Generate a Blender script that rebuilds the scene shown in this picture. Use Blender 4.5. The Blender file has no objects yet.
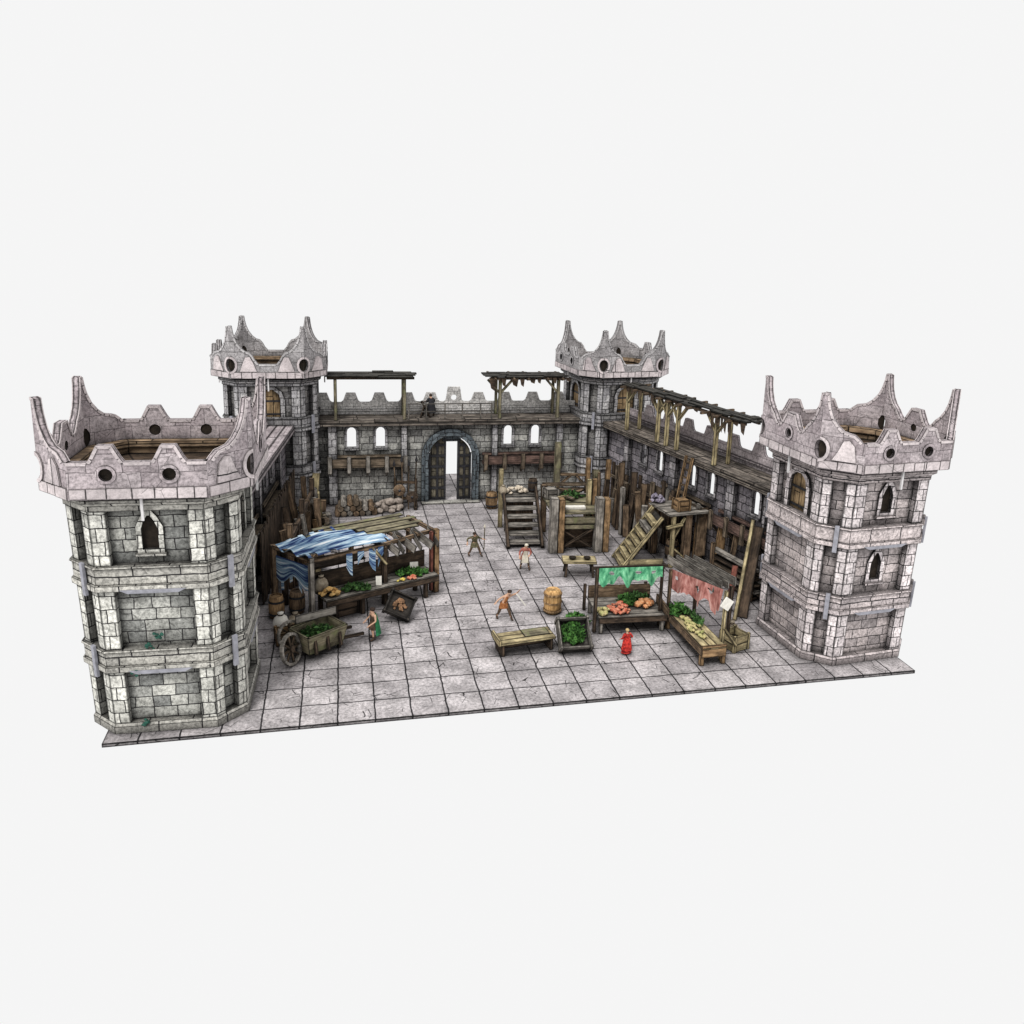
import bpy, bmesh, math, random
from mathutils import Vector, Matrix
from mathutils.geometry import tessellate_polygon
PI = math.pi
rnd = random.Random(11)
sc = bpy.context.scene
COL = sc.collection
R = math.radians

# ---------------------------------------------------------------- materials
MATS = {}

class G:
    """small node-graph helper"""
    def __init__(self, name):
        self.m = bpy.data.materials.new(name)
        self.m.use_nodes = True
        self.t = self.m.node_tree
        self.t.nodes.clear()
        self.out = self.t.nodes.new('ShaderNodeOutputMaterial')
        self.b = self.t.nodes.new('ShaderNodeBsdfPrincipled')
        self.b.inputs['Roughness'].default_value = .82
        self.b.inputs['Specular IOR Level'].default_value = .25
        self.t.links.new(self.b.outputs[0], self.out.inputs[0])

    def n(self, typ, ins=None, **attrs):
        nd = self.t.nodes.new(typ)
        for k, v in attrs.items():
            setattr(nd, k, v)
        for k, v in (ins or {}).items():
            s = nd.inputs[k]
            if hasattr(v, 'is_output') or isinstance(v, bpy.types.NodeSocket):
                self.t.links.new(v, s)
            else:
                s.default_value = v
        return nd

    def math(self, op, a, b=0.0, clamp=False):
        return self.n('ShaderNodeMath', {0: a, 1: b}, operation=op, use_clamp=clamp).outputs[0]

    def mul(self, c, f):
        """multiply colour c by scalar socket f"""
        v = self.n('ShaderNodeVectorMath', {0: c, 3: f}, operation='SCALE')
        return v.outputs[0]

    def mix(self, f, a, b):
        nd = self.n('ShaderNodeMix', {0: f, 6: a, 7: b}, data_type='RGBA')
        return nd.outputs[2]

    def ramp(self, f, lo, hi, a=0.0, b=1.0):
        return self.n('ShaderNodeMapRange', {0: f, 1: lo, 2: hi, 3: a, 4: b}, interpolation_type='SMOOTHSTEP').outputs[0]

    def uv(self, name='UVMap', rand=True):
        u = self.n('ShaderNodeUVMap', uv_map=name).outputs[0]
        if rand:
            r = self.n('ShaderNodeObjectInfo').outputs['Random']
            k = self.math('MULTIPLY', r, 37.0)
            u = self.n('ShaderNodeVectorMath', {0: u, 1: k}, operation='ADD').outputs[0]
        return u

    def noise(self, vec, scale, detail=3.0, rough=.6):
        return self.n('ShaderNodeTexNoise', {'Vector': vec, 'Scale': scale, 'Detail': detail, 'Roughness': rough}).outputs['Fac']

    def ink(self, width=.045):
        """0 on the drawn outline of a face, 1 inside (card edges are inked)"""
        e = self.n('ShaderNodeSeparateXYZ', {0: self.n('ShaderNodeUVMap', uv_map='E').outputs[0]})
        d = self.n('ShaderNodeSeparateXYZ', {0: self.n('ShaderNodeUVMap', uv_map='D').outputs[0]})
        ax = self.math('MINIMUM', e.outputs[0], self.math('SUBTRACT', d.outputs[0], e.outputs[0]))
        ay = self.math('MINIMUM', e.outputs[1], self.math('SUBTRACT', d.outputs[1], e.outputs[1]))
        a = self.math('MINIMUM', ax, ay)
        g = self.n('ShaderNodeNewGeometry').outputs['Position']
        a = self.math('ADD', a, self.math('MULTIPLY', self.math('SUBTRACT', self.noise(g, 9.0, 2.0), .5), width * .9))
        return self.ramp(a, width * .25, width)

    def ao(self, dist=.45, lo=.25):  # occlusion shade multiplied into base colour, imitating crevice shadow and printed ink wash
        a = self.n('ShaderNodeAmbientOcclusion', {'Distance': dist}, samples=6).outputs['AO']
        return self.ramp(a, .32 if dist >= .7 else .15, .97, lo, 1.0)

    def finish(self, col, bump=None, strength=.5, dist=.03):
        self.t.links.new(col, self.b.inputs['Base Color'])
        if bump is not None:
            bp = self.n('ShaderNodeBump', {'Height': bump, 'Strength': strength, 'Distance': dist})
            self.t.links.new(bp.outputs[0], self.b.inputs['Normal'])
        return self.m

def rgba(c):
    return (c[0], c[1], c[2], 1.0)

def stone(name, light, dark, bw=.62, bh=.3, mortar=(.03, .028, .03), ink=.05, off=.5, crack=.5, ms=.022, rand=True, aolo=.3, sq=.75, aod=.5, spk=1.0, blot=.72):
    if name in MATS: return MATS[name]
    g = G(name)
    uv = g.uv(rand=rand)
    wob = g.n('ShaderNodeTexNoise', {'Vector': uv, 'Scale': 2.6, 'Detail': 2.0})
    uvd = g.n('ShaderNodeVectorMath', {0: g.n('ShaderNodeVectorMath', {0: wob.outputs['Color'], 1: (.5, .5, .5)}, operation='SUBTRACT').outputs[0], 3: .07}, operation='SCALE').outputs[0]
    uvw = g.n('ShaderNodeVectorMath', {0: uv, 1: uvd}, operation='ADD').outputs[0]
    br = g.n('ShaderNodeTexBrick', {'Vector': uvw, 'Color1': rgba(light), 'Color2': rgba(dark), 'Mortar': rgba(mortar), 'Scale': 1.0,
                                    'Mortar Size': ms, 'Mortar Smooth': .35, 'Bias': -.1, 'Brick Width': bw, 'Row Height': bh},
             offset=off, offset_frequency=2, squash=sq, squash_frequency=3)
    c = br.outputs[0]
    big = g.ramp(g.noise(uv, 1.3, 4.0), .3, .7, blot, 1.14)
    c = g.mul(c, big)
    sp = g.noise(uv, 11.0, 5.0, .75)
    c = g.mul(c, g.ramp(sp, .32, .64, 1 - .58 * spk, 1 + .22 * spk))
    # chipped white flecks and hair cracks, as on hand-inked stone
    fl = g.ramp(g.noise(uv, 5.5, 4.0, .7), .63, .74)
    c = g.mix(g.math('MULTIPLY', fl, .55 * spk), c, rgba([min(1, x * 1.5 + .06) for x in light]))
    vo = g.n('ShaderNodeTexVoronoi', {'Vector': uvw, 'Scale': 1.7}, feature='DISTANCE_TO_EDGE').outputs['Distance']
    cr = g.math('MULTIPLY', g.math('SUBTRACT', 1.0, g.ramp(vo, .004, .022)), g.ramp(g.noise(uv, 1.9, 1.0), .52, .6))
    c = g.mul(c, g.math('SUBTRACT', 1.0, g.math('MULTIPLY', cr, crack)))
    if ink: c = g.mul(c, g.math('ADD', .22, g.math('MULTIPLY', g.ink(ink), .78)))
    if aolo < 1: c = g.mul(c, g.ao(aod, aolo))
    h = g.math('ADD', g.math('MULTIPLY', br.outputs['Fac'], -1.0), g.math('MULTIPLY', sp, .7))
    MATS[name] = g.finish(c, h, .6, .03)
    return MATS[name]

def wood(name, c1, c2, ink=.035, board=0.0, moss=None, aolo=.15, vert=False):
    """grain runs along U; board>0 draws board joints every `board` across"""
    if name in MATS: return MATS[name]
    g = G(name)
    uv = g.uv()
    if vert:
        q = g.n('ShaderNodeSeparateXYZ', {0: uv}); uv = g.n('ShaderNodeCombineXYZ', {0: q.outputs[1], 1: q.outputs[0]}).outputs[0]
    st = g.n('ShaderNodeVectorMath', {0: uv, 1: (1.1, 9.0, 1.0)}, operation='MULTIPLY').outputs[0]
    gr = g.noise(st, 1.6, 5.0, .7)
    c = g.mix(g.ramp(gr, .3, .68), rgba(c2), rgba(c1))
    c = g.mul(c, g.ramp(g.noise(uv, 2.1, 3.0), .3, .7, .45, 1.3))
    hl = g.ramp(g.noise(st, 4.0, 3.0), .6, .74)
    c = g.mix(g.math('MULTIPLY', hl, .5), c, rgba([min(1, x * 1.9 + .05) for x in c1]))
    if moss:
        c = g.mix(g.ramp(g.noise(uv, 2.6, 4.0), .5, .66), c, rgba(moss))
    if board:
        w = g.n('ShaderNodeTexBrick', {'Vector': uv, 'Color1': (1, 1, 1, 1), 'Color2': (.62, .62, .62, 1), 'Mortar': (.05, .05, .05, 1), 'Scale': 1.0,
                                       'Mortar Size': .02, 'Mortar Smooth': .3, 'Brick Width': board * 6, 'Row Height': board}, offset=.37).outputs[0]
        c = g.n('ShaderNodeMix', {0: 1.0, 6: c, 7: w}, data_type='RGBA', blend_type='MULTIPLY').outputs[2]
    if ink: c = g.mul(c, g.math('ADD', .2, g.math('MULTIPLY', g.ink(ink), .8)))
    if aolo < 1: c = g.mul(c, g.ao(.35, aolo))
    MATS[name] = g.finish(c, gr, .5, .02)
    return MATS[name]

def plain(name, c, var=.35, scale=6.0, rough=.8, metal=0.0, c2=None, ink=0, aolo=.45):
    if name in MATS: return MATS[name]
    g = G(name)
    g.b.inputs['Roughness'].default_value = rough
    g.b.inputs['Metallic'].default_value = metal
    tc = g.n('ShaderNodeTexCoord').outputs['Object']
    nz = g.noise(tc, scale, 4.0, .65)
    if c2 is None:
        col = g.mul(g.mix(0.0, rgba(c), rgba(c)), g.ramp(nz, .3, .7, 1 - var, 1 + var * .6))
    else:
        col = g.mix(g.ramp(nz, .38, .62), rgba(c), rgba(c2))
    if ink: col = g.mul(col, g.math('ADD', .25, g.math('MULTIPLY', g.ink(ink), .75)))
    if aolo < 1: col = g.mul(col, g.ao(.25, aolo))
    MATS[name] = g.finish(col, nz, .35, .02)
    return MATS[name]

def cloth_mat(name, cols, scale=1.0, stretch=(1, 6, 1)):
    if name in MATS: return MATS[name]
    g = G(name)
    uv = g.uv(rand=False)
    st = g.n('ShaderNodeVectorMath', {0: uv, 1: stretch}, operation='MULTIPLY').outputs[0]
    nz = g.noise(st, scale, 4.0, .6)
    r = g.n('ShaderNodeValToRGB', {0: nz})
    cr = r.color_ramp
    while len(cr.elements) < len(cols): cr.elements.new(.5)
    for i, c in enumerate(cols):
        cr.elements[i].position = .3 + .4 * i / (len(cols) - 1)
        cr.elements[i].color = rgba(c)
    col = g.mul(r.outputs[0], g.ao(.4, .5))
    MATS[name] = g.finish(col, nz, .4, .03)
    g.b.inputs['Roughness'].default_value = .9
    return MATS[name]

# ---------------------------------------------------------------- mesh builder
class MB:
    def __init__(self):
        self.v = []; self.f = []; self.uv = []; self.e = []; self.d = []; self.k = rnd.random() * 9

    def quad(self, P, mode='wall', su=0.0):
        P = [Vector(p) for p in P]
        i = len(self.v); self.v += P; self.f.append((i, i + 1, i + 2, i + 3))
        w = ((P[1] - P[0]).length + (P[2] - P[3]).length) / 2
        h = ((P[3] - P[0]).length + (P[2] - P[1]).length) / 2
        loc = [(0, 0), (w, 0), (w, h), (0, h)]
        self.e.append(loc); self.d.append([(w, h)] * 4)
        if mode == 'long':
            k = self.k = self.k + 1.37
            self.uv.append([((x, y + k) if w >= h else (y, x + k)) for x, y in loc])
        else:
            self.uv.append(boxuv(P))

    def poly(self, P, ink=False):
        P = [Vector(p) for p in P]
        i = len(self.v); self.v += P; self.f.append(tuple(range(i, i + len(P))))
        self.uv.append(boxuv(P)); self.e.append([(9, 9)] * len(P)); self.d.append([(18, 18)] * len(P))

    def box(self, c, s, M=None, mode='wall', taper=1.0):
        x, y, z = s[0] / 2, s[1] / 2, s[2] / 2
        c = Vector(c)
        t = taper
        V = [Vector(q) for q in [(-x, -y, -z), (x, -y, -z), (x, y, -z), (-x, y, -z), (-x * t, -y * t, z), (x * t, -y * t, z), (x * t, y * t, z), (-x * t, y * t, z)]]
        if M is not None: V = [M @ q for q in V]
        V = [q + c for q in V]
        for a in [(0, 1, 5, 4), (1, 2, 6, 5), (2, 3, 7, 6), (3, 0, 4, 7), (4, 5, 6, 7), (3, 2, 1, 0)]:
            self.quad([V[k] for k in a], mode)
        return self

    def beam(self, a, b, w, h, roll=0.0, mode='long', jit=0.0):
        a, b = Vector(a), Vector(b)
        d = b - a; L = d.length; z = d.normalized()
        up = Vector((0, 0, 1)) if abs(z.z) < .95 else Vector((0, 1, 0))
        x = up.cross(z).normalized(); y = z.cross(x)
        M = Matrix((x, y, z)).transposed() @ Matrix.Rotation(roll, 3, 'Z')
        return self.box((a + b) / 2, (w, h, L), M, mode)

    def prism(self, outer, holes, to3, t0, t1):
        """outline (2D) with holes, extruded between depth t0 and t1; to3(u,v,t)->point. Outline counter-clockwise seen from t0 side."""
        loops = [list(outer)] + [list(h) for h in holes]
        flat = [p for l in loops for p in l]
        tris = tessellate_polygon([[Vector((p[0], p[1], 0)) for p in l] for l in loops])
        for tri in tris:
            a, b, c = [flat[k] for k in tri]
            cr = (b[0] - a[0]) * (c[1] - a[1]) - (b[1] - a[1]) * (c[0] - a[0])
            if abs(cr) < 1e-9: continue
            if cr < 0: b, c = c, b
            F = [to3(*p, t0) for p in (a, b, c)]; B = [to3(*p, t1) for p in (a, c, b)]
            uvF = [(p[0], p[1]) for p in (a, b, c)]
            self.poly(F); self.poly(B)
        for li, l in enumerate(loops):
            n = len(l)
            area = sum(l[k][0] * l[(k + 1) % n][1] - l[(k + 1) % n][0] * l[k][1] for k in range(n))
            ccw = area > 0
            if li > 0: ccw = not ccw
            for k in range(n):
                p, q = l[k], l[(k + 1) % n]
                if not ccw: p, q = q, p
                self.quad([to3(*q, t0), to3(*p, t0), to3(*p, t1), to3(*q, t1)], 'wall')
                self.e[-1] = [(9, y) for x, y in self.e[-1]]; self.d[-1] = [(18, y) for x, y in self.d[-1]]
        return self

    def lathe(self, c, prof, seg=14, sx=1.0, sy=1.0, M=None, cap=True, phase=0.0):
        c = Vector(c)
        def pt(r, z, k):
            a = 2 * PI * k / seg + phase
            q = Vector((r * sx * math.cos(a), r * sy * math.sin(a), z))
            if M is not None: q = M @ q
            return q + c
        for (r0, z0), (r1, z1) in zip(prof[:-1], prof[1:]):
            for k in range(seg):
                P = [pt(r0, z0, k), pt(r0, z0, k + 1), pt(r1, z1, k + 1), pt(r1, z1, k)]
                i = len(self.v); self.v += P; self.f.append((i, i + 1, i + 2, i + 3))
                L = math.hypot(r1 - r0, z1 - z0)
                u0, u1 = k / seg * 2 * PI * max(r0, r1), (k + 1) / seg * 2 * PI * max(r0, r1)
                self.uv.append([(z0, u0), (z0, u1), (z0 + L, u1), (z0 + L, u0)])
                self.e.append([(9, 9)] * 4); self.d.append([(18, 18)] * 4)
        if cap:
            if prof[-1][0] > 1e-4: self.poly([pt(*prof[-1], k) for k in range(seg)])
            if prof[0][0] > 1e-4: self.poly([pt(*prof[0], seg - k) for k in range(seg)])
        return self

    def octring(self, prof, h, f, uvoff=0):
        """extrude profile [(offset,z)...] round the tower octagon"""
        def ring(o, z):
            H, F = h + o, f + o * .4142
            return [Vector(q) for q in [(-F, -H, z), (F, -H, z), (H, -F, z), (H, F, z), (F, H, z), (-F, H, z), (-H, F, z), (-H, -F, z)]]
        for (o0, z0), (o1, z1) in zip(prof[:-1], prof[1:]):
            A, B = ring(o0, z0), ring(o1, z1)
            for k in range(8):
                j = (k + 1) % 8
                self.quad([A[k], A[j], B[j], B[k]], 'wall')
        return self

    def blob(self, c, r, seed=0, sub=1, sq=(1, 1, 1), amp=.25):
        bm = bmesh.new()
        bmesh.ops.create_icosphere(bm, subdivisions=sub, radius=1.0)
        rr = random.Random(seed)
        for v in bm.verts:
            k = 1 + rr.uniform(-amp, amp)
            v.co = Vector((v.co.x * r * sq[0] * k, v.co.y * r * sq[1] * k, v.co.z * r * sq[2] * k))
        for f in bm.faces:
            self.poly([v.co + Vector(c) for v in f.verts])
        bm.free()
        return self

    def build(self, name, mat, parent=None, smooth=False, merge=False):
        me = bpy.data.meshes.new(name)
        me.from_pydata([tuple(p) for p in self.v], [], self.f)
        for nm, data in (('UVMap', self.uv), ('E', self.e), ('D', self.d)):
            l = me.uv_layers.new(name=nm)
            fl = [c for face in data for uv in face for c in uv]
            l.data.foreach_set('uv', fl)
        if smooth or merge:
            bm = bmesh.new(); bm.from_mesh(me)
            bmesh.ops.remove_doubles(bm, verts=bm.verts, dist=1e-4)
            bm.to_mesh(me); bm.free()
            if smooth:
                for p in me.polygons: p.use_smooth = True
        me.materials.append(mat)
        o = bpy.data.objects.new(name, me)
        COL.objects.link(o)
        if parent is not None: o.parent = parent
        return o

def boxuv(P):
    n = Vector((0, 0, 0))
    for i in range(1, len(P) - 1): n += (P[i] - P[0]).cross(P[i + 1] - P[0])
    if n.length < 1e-12: return [(p.x, p.z) for p in P]
    n.normalize()
    if abs(n.z) > .75: return [(p.x, p.y) for p in P]
    t = Vector((-n.y, n.x, 0)).normalized()
    return [(p.dot(t) + 40, p.z) for p in P]

def tag(o, label, cat, group=None, kind=None):
    if label: o['label'] = label
    if cat: o['category'] = cat
    if group: o['group'] = group
    if kind: o['kind'] = kind
    return o

def thing(name, label, cat, loc=(0, 0, 0), rz=0.0, group=None):
    o = bpy.data.objects.new(name, None); COL.objects.link(o)
    o.empty_display_size = .2
    o.location = loc; o.rotation_euler = (0, 0, rz)
    return tag(o, label, cat, group)

def solo(o, label, cat, loc=None, rot=None, group=None):
    if loc is not None: o.location = loc
    if rot is not None: o.rotation_euler = rot
    return tag(o, label, cat, group)

def dup(root, loc, rz, label=None, group=None):
    r = root.copy(); COL.objects.link(r); r.location = loc; r.rotation_euler = (0, 0, rz) if not isinstance(rz, tuple) else rz
    if label: r['label'] = label
    if group: r['group'] = group
    for ch in list(root.children):
        c = ch.copy(); COL.objects.link(c); c.parent = r
        for gch in ch.children:
            d = gch.copy(); COL.objects.link(d); d.parent = c
    return r

# ---------------------------------------------------------------- palette
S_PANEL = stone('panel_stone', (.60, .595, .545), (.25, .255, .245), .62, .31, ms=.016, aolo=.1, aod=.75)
S_PIL = stone('pilaster_stone', (.9, .885, .81), (.52, .515, .47), .34, .36, sq=1.0, ms=.016, aod=.7, aolo=.12)
S_BAND = stone('band_stone', (.6, .58, .525), (.43, .415, .38), 1.15, .9, off=.3, ink=.02, aod=.7, aolo=.1)
S_CROWN = stone('crown_stone', (.56, .495, .506), (.41, .35, .365), .8, .46, ms=.008, mortar=(.1, .085, .09), ink=.07, spk=.85, aolo=.12, aod=.4, blot=.66)
S_CROWN2 = stone('far_crown_stone', (.48, .46, .462), (.35, .33, .335), .8, .46, ms=.01, mortar=(.1, .09, .09), ink=.08, spk=.85, aolo=.12, aod=.4, blot=.62)
S_COURSE = stone('course_stone', (.66, .59, .59), (.48, .42, .43), 9, 9, ink=.02, spk=.45)
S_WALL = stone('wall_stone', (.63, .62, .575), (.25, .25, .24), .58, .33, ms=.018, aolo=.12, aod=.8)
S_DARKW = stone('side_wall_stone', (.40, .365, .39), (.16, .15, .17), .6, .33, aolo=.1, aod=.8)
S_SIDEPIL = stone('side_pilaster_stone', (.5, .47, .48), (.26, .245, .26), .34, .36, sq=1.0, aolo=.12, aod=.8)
S_PINK = stone('pink_panel_stone', (.70, .615, .60), (.36, .32, .318), .62, .31, ms=.016, aolo=.1, aod=.75)
S_PINKPIL = stone('pink_pilaster_stone', (.92, .84, .835), (.58, .52, .525), .34, .36, sq=1.0, ms=.016, aod=.7, aolo=.12)
S_PINKBAND = stone('pink_band_stone', (.67, .59, .58), (.48, .425, .425), 1.15, .9, off=.3, ink=.02, aod=.7, aolo=.1)
S_FARP = stone('far_panel_stone', (.54, .52, .50), (.24, .23, .235), .62, .31, ms=.016, aolo=.1, aod=.75)
S_FARPIL = stone('far_pilaster_stone', (.58, .565, .565), (.35, .34, .355), .34, .36, sq=1.0, ms=.016, aod=.7, aolo=.12)
S_ARCH = stone('arch_stone', (.17, .2, .22), (.09, .11, .125), .4, .4)
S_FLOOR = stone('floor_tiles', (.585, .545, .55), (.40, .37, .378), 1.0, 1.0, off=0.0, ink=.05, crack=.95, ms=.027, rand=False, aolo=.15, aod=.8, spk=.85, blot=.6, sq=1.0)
CLIP = plain('clip_plastic', (.33, .33, .37), .25, 5, .6)
CLIPL = plain('pale_clip', (.68, .66, .66), .2, 5, .6)
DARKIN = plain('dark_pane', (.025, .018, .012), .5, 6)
W_DARK = wood('dark_wood', (.11, .075, .05), (.025, .018, .013))
W_MID = wood('mid_wood', (.27, .185, .115), (.065, .043, .028))
W_ORANGE = wood('orange_wood', (.42, .27, .14), (.12, .07, .035))
W_PALE = wood('pale_wood', (.56, .47, .27), (.24, .185, .1))
W_GREY = wood('grey_wood', (.38, .35, .31), (.13, .115, .1))
W_GREEN = wood('mossy_wood', (.30, .265, .175), (.1, .085, .055), moss=(.17, .175, .085))
W_WALK = wood('walkway_boards', (.34, .295, .25), (.12, .095, .08), board=.3)
W_WALKR = wood('red_walkway_boards', (.38, .27, .21), (.14, .085, .06), board=.3)
W_DECK = wood('deck_boards', (.5, .36, .23), (.2, .13, .08), board=.3)
W_BLACK = wood('tarred_roof', (.06, .055, .045), (.018, .016, .014))
W_DOOR = wood('door_wood', (.5, .35, .19), (.13, .08, .04), board=.3, vert=True)
W_GATE = wood('gate_wood', (.26, .23, .17), (.08, .07, .05), board=.26, vert=True)
W_LEDGE = wood('ledge_wood', (.24, .185, .13), (.065, .048, .035))
W_RLEDGE = wood('dark_red_ledge', (.2, .125, .1), (.05, .033, .028))
S_PALE = stone('pale_parapet', (.74, .72, .7), (.6, .58, .56), .52, .37, ms=.008, mortar=(.2, .19, .19), ink=.03, aolo=.5)
IVY = plain('ivy_green', (.015, .06, .045), c2=(.03, .11, .08), scale=9)
W_RED = wood('red_wood', (.3, .1, .07), (.1, .04, .03))
W_PLANKBLK = wood('tray_wood', (.07, .06, .05), (.025, .02, .018))
IRON = plain('iron', (.05, .05, .055), .4, 8, .5, .6)
LEAF = plain('green_leaves', (.035, .115, .025), c2=(.1, .255, .05), scale=9, var=.5)
LEAFD = plain('dark_leaves', (.03, .08, .025), c2=(.09, .2, .05), scale=9)
ORANGE = plain('orange_skin', (.62, .22, .08), c2=(.74, .42, .22), scale=8)
TOMATO = plain('red_fruit', (.5, .11, .06), c2=(.66, .3, .19), scale=9)
YELLOW = plain('yellow_fruit', (.75, .62, .15), c2=(.6, .45, .1), scale=9)
PAPER = plain('paper', (.8, .77, .7), .15, 8)
STRAW = wood('straw_weave', (.74, .46, .2), (.36, .19, .07), ink=.03)
SACK = plain('sackcloth', (.42, .36, .27), c2=(.28, .23, .17), scale=7)
ROCKM = plain('rubble', (.42, .36, .31), c2=(.2, .165, .14), scale=6)
SKIN = plain('skin', (.62, .38, .26), .15, 9, .6)

# ---------------------------------------------------------------- setting
mb = MB(); mb.quad([(-3000, -3000, -.1), (3000, -3000, -.1), (3000, 3000, -.1), (-3000, 3000, -.1)])
gm = bpy.data.materials.new('glowing_white_sheet'); gm.use_nodes = True
gt = gm.node_tree; gt.nodes.clear()
em = gt.nodes.new('ShaderNodeEmission'); em.inputs[0].default_value = (1, 1, 1, 1); em.inputs[1].default_value = .915  # sheet glows evenly like the backdrop though no lamp, hiding shadows on it
gt.links.new(em.outputs[0], gt.nodes.new('ShaderNodeOutputMaterial').inputs[0])
tag(mb.build('ground', gm), None, None, kind='structure')
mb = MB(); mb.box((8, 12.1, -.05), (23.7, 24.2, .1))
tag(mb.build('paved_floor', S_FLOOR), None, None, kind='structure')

# ---------------------------------------------------------------- towers
H0, F0 = 1.86, 1.26          # recessed wall octagon
HC, FC = 2.5, 1.57          # crown octagon
ZT = 6.42
def arch(cx, z0, w, h, n=5, pointed=False):
    hw = w / 2
    if pointed:
        return [(cx - hw, z0), (cx + hw, z0), (cx + hw, z0 + h * .62), (cx + hw * .62, z0 + h * .84), (cx + hw * .18, z0 + h), (cx - hw * .18, z0 + h), (cx - hw * .62, z0 + h * .84), (cx - hw, z0 + h * .62)]
    P = [(cx - hw, z0), (cx + hw, z0)]
    for k in range(n + 1):
        a = PI * k / n
        P.append((cx + hw * math.cos(a), z0 + h - hw + hw * math.sin(a)))
    return P

def face_frame(k, H, F):
    """k-th octagon face (0 front,1 front-right chamfer,2 right ...): midpoint, direction, outward normal, half width"""
    a = -PI / 2 + k * PI / 4
    n = Vector((math.cos(a), math.sin(a), 0))
    d = Vector((-n.y, n.x, 0))
    if k % 2 == 0: return n * H, d, n, F
    m = Vector((math.copysign((H + F) / 2, n.x), math.copysign((H + F) / 2, n.y), 0))
    return m, d, n, (H - F) * math.sqrt(2) / 2

def circle(cx, cy, rx, ry, n=10):
    return [(cx + rx * math.cos(2 * PI * k / n), cy + ry * math.sin(2 * PI * k / n)) for k in range(n)]

S_FAREDGE = stone('far_edging_stone', (.54, .52, .52), (.4, .38, .385), 9, 9, ink=.02, spk=.45)
VAL, MER, SPK, HOLEZ = .92, 1.33, 2.3, .62
def spike_side(sgn, hw, low=VAL, foot=.55):
    """outline from the fold edge (x=sgn*hw) up to the spike tip and down to the valley, in metres along the face; returned going upward at the fold"""
    def X(t): return sgn * (hw - t)
    notch = []
    for k in range(6):
        a = -PI / 2 + PI * k / 5
        notch.append((X(.22 * math.cos(a)), .60 + .29 * math.sin(a)))
    up = [(X(0), 0)] + notch + [(X(0), SPK + .02), (X(.14), SPK - .01), (X(.17), 2.06), (X(.225), 1.82), (X(.33), 1.56), (X(.49), 1.34), (X(.66), 1.2)]
    return up

def crown_outline(kind, hw):
    holes = []
    if kind == 'A':        # two pierced merlons
        P = [(-hw, 0), (hw, 0), (hw, VAL)]
        for c in (.45, -.45):
            P += [(hw * c + .40, VAL), (hw * c + .33, VAL + .1), (hw * c + .17, MER), (hw * c - .17, MER), (hw * c - .33, VAL + .1), (hw * c - .40, VAL)]
            holes.append(circle(hw * c, HOLEZ, .165, .165, 12))
        P += [(-hw, VAL)]
    elif kind in 'BM':     # spikes on both edges
        r = spike_side(1, hw)
        if kind == 'B':
            mid = [(hw - .82, 1.16), (hw - .96, 1.0), (hw - 1.06, .8), (hw - 1.2, .64)]
        else:
            mid = [(hw - .78, 1.05), (hw - .92, VAL), (.52, VAL), (.42, VAL + .1), (.2, MER + .05)]
            holes.append(circle(0, .74, .13, .13, 12))
        half = r + mid
        P = half + [(-x, y) for x, y in reversed(half)]
        # ccw: right side goes up from bottom right, left comes down
    elif kind in 'CD':     # corner piece: C spike at +hw, D spike at -hw
        r = spike_side(1, hw)
        P = [(-hw, 0)] + r + [(hw - .8, 1.16), (hw - .98, 1.12), (hw - 1.12, 1.0), (hw - 1.2, VAL), (-hw, VAL)]
        P = [(max(x, -hw), y) for x, y in P]
        if kind == 'D': P = [(-x, y) for x, y in reversed(P)]
    return P, holes

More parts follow.
